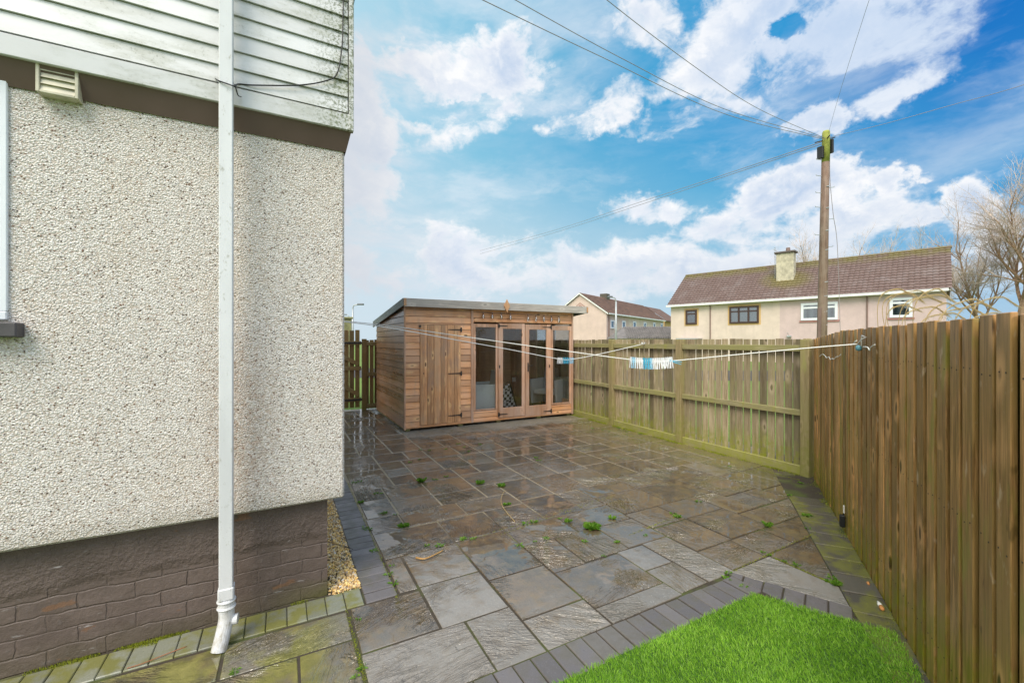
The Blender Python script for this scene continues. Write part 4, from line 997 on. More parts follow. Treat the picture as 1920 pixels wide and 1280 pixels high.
for (xa, xb) in ((RX0-.022, RX0-.001), (RX1+.001, RX1+.022)):
    g = MB(); z0, z1 = roofz(yA), roofz(yB_)
    g.add([(xa, yA, z0-.12), (xb, yA, z0-.12), (xb, yA, z0+.012), (xa, yA, z0+.012), (xa, yB_, z1-.12), (xb, yB_, z1-.12), (xb, yB_, z1+.012), (xa, yB_, z1+.012)], [(0, 1, 2, 3), (4, 7, 6, 5), (0, 4, 5, 1), (2, 6, 7, 3), (1, 5, 6, 2), (0, 3, 7, 4)])
    g.build('fascia', M_fasciay, roof)
g = MB(); zc = roofz(yA)-.05; yy = yA-.045
g.add([(xm, yy, zc+.13), (xm+.065, yy, zc), (xm, yy, zc-.13), (xm-.065, yy, zc), (xm, yy+.022, zc+.13), (xm+.065, yy+.022, zc), (xm, yy+.022, zc-.13), (xm-.065, yy+.022, zc)],
      [(0, 3, 2, 1), (4, 5, 6, 7), (0, 1, 5, 4), (1, 2, 6, 5), (2, 3, 7, 6), (3, 0, 4, 7)])
g.build('finial', M_sheddoor, roof)
# contents
def chair(x, y, rz, label, s=1.0):
    t = empty('wicker_chair', (x, y, ZB+.062), rz, label, 'chair', 'wicker chairs inside the shed')
    g = MB(); g.cbox(-.26, .26, -.26, .22, .30, .40, .02); g.build('seat', M_wicker, t, world=False)
    g = MB(); g.add([(-.28, .20, .06), (.28, .20, .06), (.28, .26, .06), (-.28, .26, .06), (-.27, .30, .88), (.27, .30, .88), (.27, .35, .88), (-.27, .35, .88)], [(0, 3, 2, 1), (4, 5, 6, 7), (0, 1, 5, 4), (2, 3, 7, 6), (1, 2, 6, 5), (3, 0, 4, 7)]); g.build('backrest', M_wicker, t, world=False, bevel=.012)
    for sg in (-1, 1):
        g = MB(); xa, xb = sg*.285, sg*.335
        g.add([(xa, -.24, .08), (xb, -.24, .08), (xb, .24, .08), (xa, .24, .08), (xa, -.30, .64), (xb, -.30, .64), (xb, .30, .64), (xa, .30, .64)], [(0, 3, 2, 1), (4, 5, 6, 7), (0, 1, 5, 4), (2, 3, 7, 6), (1, 2, 6, 5), (3, 0, 4, 7)]); g.build('armrest', M_wicker, t, world=False, bevel=.012)
        for yy in (-.2, .2):
            g = MB(); g.tube([(sg*.31, yy, 0), (sg*.31, yy, .09)], .018, 8); g.build('leg', M_black, t, world=False)
    return t
c1 = PD(908, 640, 8.6); chair(c1.x+.0, c1.y+.12, math.radians(-95), 'grey wicker chair behind the leftmost glass panel of the shed')
c2 = PY(1022, 640, 8.2); chair(c2.x+.1, c2.y, math.radians(-62), 'grey wicker chair behind the right-hand glass panels of the shed')
def _tartan(t):
    o = t.obj(); ck = t.node('ShaderNodeTexChecker'); t.put(ck.inputs['Vector'], o); ck.inputs['Scale'].default_value = 16; t.put(ck.inputs[1], (.02, .02, .025)); t.put(ck.inputs[2], (.50, .50, .52)); return {'Base Color': ck.outputs[0], 'Roughness': .8}
M_tart = mat('checked_fabric', _tartan)
a = PY(944, 700, 8.1); b = PY(962, 745, 7.95)
t = empty('folding_seat', (b.x, 8.0, ZB+.06), 0, 'black and white checked folded seat leaning inside the shed door', 'seat')
Mt = Matrix.Translation((b.x-.02, 8.0, ZB+.065)) @ Matrix.Rotation(math.radians(-24), 4, 'Y') @ Matrix.Rotation(math.radians(14), 4, 'X')
g = MB(); g.cbox(-.14, .14, 0, .03, .02, .62, .01, Mt); g.build('fabric', M_tart, t)
g = MB(); g.tube([Mt @ Vector(q) for q in ((-.16, .015, 0), (-.16, .015, .66), (.16, .015, .66), (.16, .015, 0))], .012, 8); g.build('frame', M_black, t)
g = MB(); c = PY(965, 711, Y1-.03); g.cbox(c.x-.08, c.x+.08, Y1-.05, Y1-.022, c.z-.06, c.z+.06, .004); g.build('socket', M_bone, shed)
# festoon bulbs
NAMES = ['first', 'second', 'third', 'fourth', 'fifth', 'sixth', 'seventh', 'eighth', 'ninth']
for i, (u, v) in enumerate([(906, 592), (923, 592.5), (940, 593), (957, 594), (990, 596.5), (1005, 597), (1020, 597.8), (1034, 598.5), (1048, 599)]):
    yy = 7.49; c = PY(u, v, yy)
    t = empty('festoon_bulb', (c.x, c.y, c.z+.05), 0, '%s clear festoon bulb from the left under the shed eaves' % NAMES[i], 'light bulb', 'clear bulbs hung under the shed eaves')
    g = MB(); g.tube([(0, 0, -.005), (0, 0, -.03), (0, 0, -.05), (0, 0, -.075), (0, 0, -.095), (0, 0, -.105)], [.012, .015, .024, .029, .021, .006], 12); g.build('glass', M_clear, t, smooth=True, world=False)
    g = MB(); g.tube([(0, 0, .03), (0, 0, -.004)], .012, 8); g.build('socket', M_brownpipe, t, world=False)
o = MB(); o.tube(spline([PY(u, v, 7.49) for (u, v) in ((893, 584), (923, 587), (957, 588), (990, 590), (1020, 591.5), (1065, 592))], 6), .004, 5); o.build('cable', M_black, shed)

# ------------------------------------------------------------------ washing lines
LA = Vector((-2.50, 5.38)); LB = Vector((2.47, 3.0)); LC = Vector((2.29, 7.41))
def online(A, B, u, v):
    r = (u-960)/F; t = (r*A.y-A.x)/((B.x-A.x)-r*(B.y-A.y)); d = A.y+(B.y-A.y)*t; return PD(u, v, d)
l1p = [online(LA, LB, *q) for q in ((589, 597), (708, 608), (860, 629.5), (1040, 655), (1178, 673.5), (1220, 676), (1264, 676), (1400, 663), (1520, 652), (1606, 645))]
g = MB(); g.tube(spline(l1p, 6), .0042, 6); o = g.build('washing_line', M_rope, smooth=True); tag(o, 'white washing line ending at the brown side fence, carrying the long row of pegs', 'washing line')
l2p = [online(LA, LC, *q) for q in ((589, 597.5), (708, 611), (860, 638), (960, 656), (1043, 672), (1075, 673), (1140, 660), (1205, 645))]
g = MB(); g.tube(spline(l2p, 6), .0058, 6); o = g.build('washing_line', M_rope, smooth=True); tag(o, 'white washing line ending at the far fence, carrying the short cluster of pegs', 'washing line')
def peg(col, nm):
    t = empty('clothes_peg')
    for sg in (-1, 1):
        g = MB(); g.add([(sg*.002, -.005, .022), (sg*.002, .005, .022), (sg*.007, .005, .022), (sg*.007, -.005, .022), (sg*.0015, -.005, -.01), (sg*.0015, .005, -.01), (sg*.008, .005, -.01), (sg*.008, -.005, -.01), (sg*.007, -.005, -.068), (sg*.007, .005, -.068), (sg*.011, .005, -.068), (sg*.011, -.005, -.068)],
            [(0, 1, 2, 3), (0, 4, 5, 1), (1, 5, 6, 2), (2, 6, 7, 3), (3, 7, 4, 0), (4, 8, 9, 5), (5, 9, 10, 6), (6, 10, 11, 7), (7, 11, 8, 4), (8, 11, 10, 9)])
        g.build('jaw', col, t, world=False)
    g = MB(); g.tube([(-.009, 0, -.018), (.009, 0, -.018)], .004, 6); g.build('spring', M_galv, t, world=False)
    return t
protos = {'w': peg(M_pegw, ''), 'b': peg(M_pegb, ''), 'p': peg(M_pegp, '')}
used = set()
def put_peg(k, loc, rz, tilt, label, sc=1.0):
    o = protos[k] if k not in used else copy_tree(protos[k]); used.add(k)
    o.location = loc; o.rotation_euler = (tilt[0], tilt[1], rz); o.scale = (sc,)*3; tag(o, label, 'clothes peg', 'pegs on the washing lines')
ORD = ['first', 'second', 'third', 'fourth', 'fifth', 'sixth', 'seventh', 'eighth', 'ninth', 'tenth', 'eleventh']
seq = 'wppwwwwbbbbpwwwwwwwwwww'; cnt = {}
ldir = (l1p[6]-l1p[4]).normalized(); rzl = math.atan2(ldir.y, ldir.x)
run = {'w1': 'white clothes peg in the left-hand part of the long row, left of the bright blue pegs', 'w2': 'white clothes peg in the long row, right of the bright blue pegs'}
for i, k in enumerate(seq):
    u = 1183+i*(1259-1183)/(len(seq)-1); c = online(LA, LB, u, 673.2+2.2*math.sin(math.pi*i/22))
    if k == 'w': key = 'white peg from the left, left of the bright blue ones in the long row' if i < 7 else 'white peg from the left, right of the blue ones in the long row'
    elif k == 'b': key = 'bright blue peg from the left in the middle of the long row'
    elif i < 4: key = 'pale blue peg from the left end of the long row'
    else: key = None
    if key: cnt[key] = cnt.get(key, 0)+1; lab = ORD[cnt[key]-1]+' '+key
    else: lab = 'pale blue peg just right of the bright blue ones in the long row'
    put_peg(k, c+Vector((0, 0, -.004)), rzl+rs.uniform(-.5, .5), (rs.uniform(-.12, .12), rs.uniform(-.12, .12)), lab, 1.05)
c = online(LA, LB, 1261, 677); put_peg('b', c, rzl, (0, -1.35), 'blue clothes peg lying along the line at the right end of the long row', 1.05)
ldir = (l2p[5]-l2p[4]).normalized(); rz2 = math.atan2(ldir.y, ldir.x)
for i, k in enumerate('wwwbbbbpp'):
    key = {'w': 'white', 'b': 'bright blue', 'p': 'pale blue'}[k]+' peg from the left in the small cluster before the shed'; cnt[key] = cnt.get(key, 0)+1
    u = 1046.5+i*27.5/8; c = online(LA, LC, u, 672.8)
    put_peg(k, c, rz2+rs.uniform(-.4, .4), (rs.uniform(-.1, .1), rs.uniform(-.1, .1)), ORD[cnt[key]-1]+' '+key, 1.1)
# line fixings
def fen(u, v, off=-.012):     # a point just in front of the side fence
    r = (u-960)/F; d = .896/(r-.528); p = PD(u, v, d); return p+Vector((FN.x, FN.y, 0))*(-off)
t = empty('line_hook', tuple(fen(1622, 650)), 0, 'white cord and blue pulley fixing the washing line to the brown fence', 'hook')
g = MB(); c = fen(1620, 652, -.03); g.tube([c+Vector((0, 0, -.022)), c+Vector((0, 0, -.015)), c, c+Vector((0, 0, .014)), c+Vector((0, 0, .02))], [.006, .016, .020, .014, .005], 12); g.build('pulley', plain('blue_plastic', (.12, .32, .40), .4), t, smooth=True)
g = MB(); g.tube([fen(1606, 645, -.02), fen(1611, 646, -.02), fen(1615, 645, -.02), fen(1622, 636, -.02), fen(1631, 632, -.02), fen(1623, 629, -.02), fen(1622, 638, -.02), fen(1622, 649, -.02)], .0042, 6)
g.tube([fen(1607, 644, -.02), fen(1609, 641, -.02), fen(1613, 638.5, -.02)], .004, 6)
g.tube(spline([fen(1625, 650, -.02), fen(1634, 651, -.02), fen(1638, 657, -.02), fen(1640, 651, -.02), fen(1648, 646, -.02)], 4), .0038, 6); g.build('cord', M_rope, t, smooth=True)
g = MB(); pts = [(1539, 668), (1545, 664), (1550, 667), (1553, 671), (1557, 669), (1560, 674), (1563, 672), (1567, 673), (1571, 669), (1576, 668), (1580, 664)]
g.tube(spline([fen(u, v, -.012) for u, v in pts], 4), .0035, 6); o = g.build('loose_cord', M_rope, smooth=True); tag(o, 'loose knotted cord hanging on the brown fence near the fence corner', 'cord')
t = empty('line_hook', tuple(PX(1207, 644, 5.47)), 0, 'small metal hook holding the lower washing line on the far fence', 'hook')
g = MB(); c = PD(1205, 645, 7.40); g.tube(spline([c, c+Vector((.03, 0, .0)), c+Vector((.05, 0, .03)), c+Vector((.09, 0, .0))], 4), .006, 6); g.build('eye', M_galv, t)
g = MB(); c = PD(1204, 643.5, 7.38); g.tube([c+Vector((0, 0, .02)), c+Vector((0, 0, -.02))], [.02, .012], 8); g.build('knot', M_rope, t)
# small black lamp on the fence
t = empty('fence_lamp', tuple(fen(1586, 975)), 0, 'small black lamp with a white tab low on the brown fence', 'lamp')
c = fen(1586, 976, -.02)
g = MB(); Mb = Matrix.Translation(c) @ Matrix.Rotation(math.atan2(FD.y, FD.x), 4, 'Z'); g.cbox(-.022, .022, -.022, .014, -.052, .045, .006, Mb); g.build('housing', M_black, t)
g = MB(); g.cbox(-.012, .012, .002, .012, .062, .125, .003, Mb); g.build('tab', M_bone, t)
g = MB(); g.tube([Mb @ Vector((0, .004, .045)), Mb @ Vector((0, .006, .063))], .004, 6); g.build('stem', M_black, t)
# litter and twigs
c = G(1651, 1135, .012); t = empty('dropped_tool_handle', tuple(c), 0, 'small white and orange plastic piece lying at the foot of the brown fence', 'plastic piece')
d = (G(1655, 1142, .012)-G(1646, 1127, .012)); c0 = G(1646, 1127, .014)
g = MB(); g.tube([c0, c0+d*.3, c0+d*.62], [.005, .011, .012], 10); g.build('cap', M_bone, t, smooth=True)
g = MB(); g.tube([c0+d*.63, c0+d*.9, c0+d*1.05], [.012, .012, .007], 10); g.build('body', M_orange, t, smooth=True)
c = G(1629, 1095, .010); g = MB(); g.tube([c, c+Vector((.018, .012, 0)), c+Vector((.03, .012, .001))], [.006, .009, .005], 8); o = g.build('wood_chip', M_orange, smooth=True); tag(o, 'tiny orange chip on the slabs beside the brown fence, above the plastic piece', 'chip')
g = MB(); pts = spline([G(780, 1045, .012), G(795, 1047, .016), G(812, 1041, .014), G(831, 1031, .012)], 6); g.tube(pts, [.0075-.0035*i/len(pts) for i in range(len(pts))], 7); o = g.build('stick', M_stickb, smooth=True); tag(o, 'short peeled brown stick lying on a wet slab near the gravel strip', 'stick')
g = MB(); g.tube(spline([G(947, 918, .02), G(940, 932, .03), G(941, 946, .015), G(951, 961, .01), G(965, 977, .006)], 5), .0028, 5); o = g.build('dry_stem', M_straw, smooth=True); tag(o, 'thin curved dry stem across the slabs in the middle of the patio', 'stem')
g = MB(); g.tube(spline([G(238, 1252, .008), G(270, 1242, .012), G(310, 1226, .011), G(350, 1211, .008)], 5), .0022, 5); o = g.build('dry_stem', plain('reddish_stem', (.34, .13, .06), .7), smooth=True); tag(o, 'thin reddish stem lying on the mossy edging by the house wall', 'stem')
g = MB(); g.tube(spline([G(630, 1020, .02), G(648, 1024, .022), G(662, 1029, .02)], 4), .002, 5); o = g.build('twig', M_black); tag(o, 'thin dark twig across the gravel strip beside the house', 'twig')
# weeds
def weed(c, r, n, tall=1.0):
    g = MB()
    for _ in range(n):
        a = rs.uniform(0, 6.28); rr = r*rs.random()**.7; b = c+Vector((math.cos(a)*rr*.5, math.sin(a)*rr*.35, 0)); L = r*rs.uniform(.35, .9); w = L*rs.uniform(.06, .20); a2 = a+rs.uniform(-.7, .7); up = rs.uniform(.15, .8)*tall
        d = Vector((math.cos(a2), math.sin(a2), 0)); s_ = Vector((-d.y, d.x, 0))
        p1 = b+d*L*.5+Vector((0, 0, L*up)); p2 = b+d*L+Vector((0, 0, L*up*.75))
        g.add([b-s_*w*.25, b+s_*w*.25, p1+s_*w, p2, p1-s_*w], [(0, 1, 2, 3, 4)])
    return g
big = [(1110, 990, .10, 130, 'thick green weed clump in the joints near the centre of the patio'), (790, 903, .075, 80, 'green weed clump in a joint right of the house corner, mid-patio'),
 (900, 906, .07, 70, 'left green weed of the pair joined by a runner above the dry stem'), (940, 911, .07, 70, 'right green weed of the pair above the dry stem'), (951, 946, .055, 60, 'green weed beside the middle of the dry stem'),
 (757, 986, .065, 90, 'broad low weed clump in a joint left of centre, near the gravel strip'), (1148, 972, .055, 50, 'spiky weed just right of the thick central clump'), (1270, 968, .055, 55, 'green weed on the joint right of the thick central clump'),
 (1440, 986, .055, 50, 'green weed on a joint nearer the brown fence'), (1512, 967, .06, 45, 'green weed at the inner edge of the border by the brown fence, widest of them'), (1568, 1096, .05, 40, 'green weed at the slab corner just above the lawn tip'),
 (1065, 978, .05, 45, 'small weed just left of the thick central clump'), (676, 942, .05, 50, 'small weed beside the block edging near the house corner'), (1157, 1016, .04, 35, 'small weed below and right of the thick central clump')]
for (u, v, r, n, lab) in big:
    o = weed(G(u, v, .002), r*.72, int(n*1.2), rs.uniform(.6, 1.5)).build('weed', M_weed); tag(o, lab, 'weed', 'weeds in the patio joints')
g = MB()
sm = [(683, 990), (690, 993), (720, 962), (742, 964), (705, 925), (880, 846), (870, 838), (860, 832), (804, 844), (788, 843), (836, 842), (900, 833), (768, 866), (786, 861), (836, 893), (815, 899), (1005, 858), (1010, 863), (1075, 804), (1110, 803), (1130, 806), (1160, 802), (1175, 810), (1200, 813), (1140, 809),
      (1368, 874), (1430, 978), (1500, 905), (1482, 929), (1503, 953), (1520, 968), (1310, 940), (1262, 962), (1050, 972), (985, 982), (1000, 978), (1025, 1010), (980, 1025), (1003, 1015), (1132, 1042), (1096, 1015), (975, 1022), (800, 1023), (825, 1023), (870, 1010), (885, 1010), (664, 905), (675, 903), (715, 925), (668, 1268), (680, 1253), (672, 1160), (438, 1258), (440, 1262), (735, 1060), (700, 1033), (728, 1077), (738, 1094), (1430, 1035), (1442, 1040), (1471, 1052), (1495, 1060), (1555, 1090), (1560, 1083), (1365, 1075), (1363, 1085), (1395, 1100), (1515, 990), (1210, 1003)]
for (u, v) in sm: p = weed(G(u, v, .001), rs.uniform(.02, .042), rs.randint(12, 26), .7); g.add(p.v, p.f)
struct('joint_seedlings', g, M_weed, 'stuff')
# moss cushions along the joints
g = MB()
for (u0, v0, u1, v1, n) in [(652, 905, 745, 1120, 900), (650, 1145, 685, 1280, 350), (940, 1001, 1150, 930, 300), (1364, 1075, 1530, 998, 420), (1450, 1045, 1570, 1098, 600), (1512, 965, 1606, 1156, 350), (1080, 790, 1500, 900, 1500), (1527, 898, 1700, 1160, 600), (1268, 968, 1180, 1003, 200), (885, 1010, 1140, 930, 200)]:
    for _ in range(n):
        k = rs.random(); c = G(u0+(u1-u0)*k, v0+(v1-v0)*k, .0); c.x += rs.gauss(0, .006); c.y += rs.gauss(0, .006); c.z = .0; h = rs.uniform(.003, .009); w = rs.uniform(.001, .003); a = rs.uniform(0, 6.28)
        g.add([(c.x-w*math.cos(a), c.y-w*math.sin(a), c.z), (c.x+w*math.cos(a), c.y+w*math.sin(a), c.z), (c.x+rs.uniform(-.004, .004), c.y+rs.uniform(-.004, .004), c.z+h)], [(0, 1, 2)])
for _ in range(9000):
    k = rs.random()**.8*4.9; cl = math.sin(k*7)+math.sin(k*17+2)+rs.gauss(0, .6)
    if cl < -.2: continue
    c = FFM @ Vector((-abs(rs.gauss(0, .035))-.0, k+.15, 0)); h = rs.uniform(.006, .018); w = rs.uniform(.002, .005); a = rs.uniform(0, 6.28)
    g.add([(c.x-w*math.cos(a), c.y-w*math.sin(a), 0), (c.x+w*math.cos(a), c.y+w*math.sin(a), 0), (c.x+rs.uniform(-.006, .006), c.y+rs.uniform(-.006, .006), h)], [(0, 1, 2)])
for _ in range(4500):
    k = rs.uniform(.1, 4.6); cl = math.sin(k*9)+math.sin(k*23+1)+rs.gauss(0, .6)
    if cl < .2: continue
    q = FA+FD*k+FN*abs(rs.gauss(0, .03)); h = rs.uniform(.004, .013); w = rs.uniform(.0015, .004); a = rs.uniform(0, 6.28)
    g.add([(q.x-w*math.cos(a), q.y-w*math.sin(a), .002), (q.x+w*math.cos(a), q.y+w*math.sin(a), .002), (q.x+rs.uniform(-.005, .005), q.y+rs.uniform(-.005, .005), h)], [(0, 1, 2)])
struct('joint_moss', g, M_moss, 'stuff')
# ------------------------------------------------------------------ houses beyond the fence
def tile_roof(g, M, L, P, zr, nx, ny, amp=.035, over=0):
    """slope from (0,0,0) over L along x and from y=0,z=0 up to y=P,z=zr, pantile relief"""
    n = Vector((0, -zr, P)).normalized()
    def fn(a, b):
        row = b*ny; st = (row-math.floor(row)) if b < 1 else 0
        wv = abs(math.sin(math.pi*a*nx))**.7
        h = amp*wv + .045*(1-st)
        return M @ (Vector((a*L, b*P, b*zr))+n*h)
    us = nx*5
    vs = []; rows = []
    for r in range(ny):
        for e in (0.0, .985): rows.append((r+e)/ny)
    base = len(g.v); W = us+1
    for b in rows:
        for i in range(W): vs.append(tuple(fn(i/us, b)))
    fs = [(j*W+i, j*W+i+1, (j+1)*W+i+1, (j+1)*W+i) for j in range(len(rows)-1) for i in range(us)]
    g.add(vs, fs); return g
def frame_at(p, xdir):
    x = Vector((xdir.x, xdir.y, 0)).normalized(); y = Vector((-x.y, x.x, 0)); M = Matrix(((x.x, y.x, 0, p.x), (x.y, y.y, 0, p.y), (0, 0, 1, 0), (0, 0, 0, 1))); return M
def hit(M, u, v):      # picture point on the local plane y=0 -> (x, z)
    Mi = M.inverted(); o = Mi @ Vector((0, 0, H)); d = Mi.to_3x3() @ ray(u, v); t = -o.y/d.y; p = o+d*t; return p.x, p.z
P1 = VW(14.9, 40.0); H1 = frame_at(P1, VW(.7071, -.7071))
L1 = 18.1; EZ = 4.95; DP = 7.6; RH = 2.95
CHIM = (0, 0, 0)
cx_, cz_ = None, None
# chimney position: on the slope, local y about 2.3
def hit_y(M, u, v, yl):
    Mi = M.inverted(); o = Mi @ Vector((0, 0, H)); d = Mi.to_3x3() @ ray(u, v); t = (yl-o.y)/d.y; p = o+d*t; return p
cb = hit_y(H1, 1474, 530, 2.2); CHIM = tuple(H1 @ Vector((cb.x, 2.0, EZ+2.0*RH/3.8)))
M_tile = mat('concrete_roof_tile', _tile)
def window(M, parent, x0, x1, z0, z1, mf, mp, mull=(), trans=None, y=-.10, ft=.07):
    g = MB()
    g.cbox(x0, x0+ft, y, y+.08, z0, z1, .006, M); g.cbox(x1-ft, x1, y, y+.08, z0, z1, .006, M); g.cbox(x0+ft, x1-ft, y+.001, y+.08, z0, z0+ft, .006, M); g.cbox(x0+ft, x1-ft, y+.001, y+.08, z1-ft, z1, .006, M)
    for k in mull: xm = x0+(x1-x0)*k; g.cbox(xm-ft*.5, xm+ft*.5, y+.002, y+.08, z0+ft, z1-ft, .006, M)
    if trans: zm = z0+(z1-z0)*trans; g.cbox(x0+ft, x1-ft, y+.004, y+.08, zm-ft*.4, zm+ft*.4, .006, M)
    w = g.build('window', mf, parent)
    g = MB(); g.box(x0+ft, x1-ft, y+.045, y+.050, z0+ft, z1-ft, M); g.build('pane', M_farglass, w)
    g = MB(); g.box(x0+ft, x1-ft, y+.081, y+.089, z0+ft, z1-ft, M); g.build('curtain', mp, w)
    return w
h1 = empty('semi_detached_house', tuple(P1), 0, 'long semi-detached house with cream left half and pink right half', 'house')
xs = hit(H1, 1462, 600)[0]
g = MB(); g.box(0, xs-.002, 0, DP, -.3, EZ, H1)
g.add([H1 @ Vector(q) for q in ((0, 0, EZ), (0, DP, EZ), (0, DP/2, EZ+RH))], [(0, 1, 2)]); g.build('wall', M_cream, h1)
g = MB(); g.box(xs, L1, 0, DP, -.3, EZ, H1); g.add([H1 @ Vector(q) for q in ((L1, 0, EZ), (L1, DP, EZ), (L1, DP/2, EZ+RH))], [(0, 1, 2)]); g.build('wall', M_pink, h1)
g = MB(); MR = H1 @ Matrix.Translation((-.25, -.35, EZ-.02)); tile_roof(g, MR, L1+.5, DP/2+.35, RH+.27, 62, 15)
MR2 = H1 @ Matrix.Translation((L1+.25, DP+.35, EZ-.02)) @ Matrix.Rotation(math.pi, 4, 'Z'); tile_roof(g, MR2, L1+.5, DP/2+.35, RH+.27, 40, 6)
rf = g.build('roof', M_tile, h1)
g = MB(); g.tube([H1 @ Vector((-.2, DP/2, EZ+RH+.27)), H1 @ Vector((L1+.3, DP/2, EZ+RH+.27))], .12, 8); g.build('ridge_tiles', M_tile, rf)
g = MB(); c0 = Vector((cb.x, 2.2, EZ+1.2)); g.cbox(c0.x-.62, c0.x+.62, 1.75, 2.55, EZ+.9, EZ+RH+.95, .02, H1); ch = g.build('chimney', M_conc, rf)
g = MB(); g.cbox(c0.x-.74, c0.x+.74, 1.63, 2.67, EZ+RH+.952, EZ+RH+1.10, .02, H1); g.build('chimney_cap', plain('chimney_cap', (.12, .10, .09), .9), ch)
g = MB(); g.tube([H1 @ Vector((c0.x+.15, 2.15, EZ+RH+1.1)), H1 @ Vector((c0.x+.15, 2.15, EZ+RH+1.42))], [.17, .14], 10); g.build('chimney_pot', M_brownpipe, ch)
g = MB(); a = H1 @ Vector((c0.x-.78, 2.1, EZ+1.6)); g.tube([a, a+Vector((0, 0, 2.95))], .022, 5)
for dz, w in ((2.9, .35), (2.7, .42), (2.5, .42)): g.tube([a+Vector((-w*.4, 0, dz)), a+Vector((w*.4, 0, dz))], .014, 4)
g.tube([a+Vector((-.15, .1, 2.8)), a+Vector((.2, -.1, 2.55))], .014, 4); g.build('aerial', M_galv, ch)
g = MB(); g.cbox(-.3, L1+.1, -.42, -.30, EZ-.16, EZ+.02, .01, H1); g.build('gutter', M_gutter, h1)
g = MB(); g.box(-.25, L1+.2, -.30, -.003, EZ-.10, EZ-.06, H1); g.build('soffit', M_gutter, h1)
def win_px(M, par, u0, v0, u1, v1, mf, mp, **k):
    x0, z1 = hit(M, u0, v0); x1, _ = hit(M, u1, v0); _, z0 = hit(M, (u0+u1)/2, v1); zt_ = hit(M, (u0+u1)/2, v0)[1]; return window(M, par, x0, x1, z0, zt_, mf, mp, **k), (x0, x1, z0, zt_)
def surround(M, par, r, m, b=.16, y=-.012):
    x0, x1, z0, z1 = r; g = MB(); g.box(x0-b, x0-.002, y, -.0005, z0-b, z1+b, M); g.box(x1+.002, x1+b, y, -.0005, z0-b, z1+b, M); g.box(x0-.001, x1+.001, y, -.0005, z1+.002, z1+b, M); g.box(x0-.001, x1+.001, y, -.0005, z0-b, z0-.002, M); g.build('window_surround', m, par)
_, r = win_px(H1, h1, 1286, 581, 1307, 608, M_brownframe, M_blind2, trans=.72, ft=.15); surround(H1, h1, r, M_yellow, .14)
_, r = win_px(H1, h1, 1368, 574, 1423, 606, M_brownframe, M_curtain, mull=(.33, .66), trans=.70, ft=.14); surround(H1, h1, r, M_yellow, .14)
_, r = win_px(H1, h1, 1502, 567, 1571, 600, M_pvc, M_blind, mull=(.5,), trans=.72, ft=.17); g = MB(); g.box(r[0]-.1, r[1]+.1, -.06, .0, r[2]-.14, r[2]-.01, H1); g.build('window_sill', M_redsill, h1)
_, r = win_px(H1, h1, 1668, 558, 1711, 595, M_pvc, M_blind, trans=.74, ft=.17); g = MB(); g.box(r[0]-.1, r[1]+.1, -.06, .0, r[2]-.14, r[2]-.01, H1); g.build('window_sill', M_redsill, h1)
for u in (1332, 1626):
    x, _ = hit(H1, u, 600); g = MB(); g.tube([H1 @ Vector((x, -.06, .0)), H1 @ Vector((x, -.06, EZ-.3)), H1 @ Vector((x, -.34, EZ-.12))], .045, 8); g.build('downpipe', M_brownpipe, h1)
x, z = hit(H1, 1480, 629); g = MB(); g.cbox(x-.15, x+.15, -.2, -.002, z-.12, z+.02, .02, H1); g.tube([H1 @ Vector((x, -.1, z)), H1 @ Vector((x-.1, -.3, z+.25))], .02, 5); g.build('wall_lamp', M_galv, h1)
x0_, z_ = hit(H1, 1275, 634); x1_, _ = hit(H1, 1317, 634); g = MB(); g.box(x0_, x1_, -.9, -.01, z_-.10, z_, H1); g.build('porch_canopy', M_galv, h1)

P2 = VW(11.3, 51.0); H2 = frame_at(P2, VW(.585, .811)); L2 = 23; EZ2 = 4.98; D2 = 7.0; RH2 = 2.45
h2 = empty('terraced_house', tuple(P2), 0, 'farther pale terrace with a pink gable end behind the shed roof', 'house')
g = MB(); g.box(0, 7.2, 0, D2, -.3, EZ2, H2); g.add([H2 @ Vector(q) for q in ((0, 0, EZ2), (0, D2, EZ2), (0, D2/2, EZ2+RH2))], [(0, 1, 2)]); g.build('wall', M_palepink, h2)
g = MB(); g.box(7.202, L2, 0, D2, -.3, EZ2, H2); g.add([H2 @ Vector(q) for q in ((L2, 0, EZ2), (L2, D2, EZ2), (L2, D2/2, EZ2+RH2))], [(0, 1, 2)]); g.build('wall', M_cream, h2)
g = MB(); tile_roof(g, H2 @ Matrix.Translation((-.2, -.3, EZ2)), L2+.4, D2/2+.3, RH2+.2, 60, 12); tile_roof(g, H2 @ Matrix.Translation((L2+.2, D2+.3, EZ2)) @ Matrix.Rotation(math.pi, 4, 'Z'), L2+.4, D2/2+.3, RH2+.2, 30, 5)
M_tile2 = plain('brown_roof_tile', (.145, .085, .062), .8, var=.35, scale=1.5); rf = g.build('roof', M_tile2, h2)
g = MB(); g.cbox(7, 8.1, 3.0, 4.0, EZ2+2.0, EZ2+RH2+.75, .02, H2); g.build('chimney', plain('dark_chimney', (.10, .09, .07), .9), rf)
g = MB(); g.cbox(0, L2, -.38, -.28, EZ2-.14, EZ2+.02, .01, H2); g.build('gutter', M_gutter, h2)
g = MB(); z0 = EZ2; 
for (ya, yb_, s_) in ((-.3, D2/2, 1), (D2+.3, D2/2, -1)):
    g.add([H2 @ Vector(q) for q in ((-.22, ya, z0-.16), (-.22, ya, z0+.0), (-.22, yb_, z0+RH2+.2), (-.22, yb_, z0+RH2+.02))], [(0, 1, 2, 3)])
g.build('bargeboard', M_gutter, h2)
for (u0, u1, v0, v1) in ((1144, 1151, 600, 616), (1165.5, 1172, 601.5, 616.5), (1186, 1192, 602.5, 615), (1206, 1211, 604, 615), (1224, 1228, 605, 615), (1238, 1242, 606, 615)): win_px(H2, h2, u0, v0, u1, v1, M_pvc, M_blind3, ft=.16)
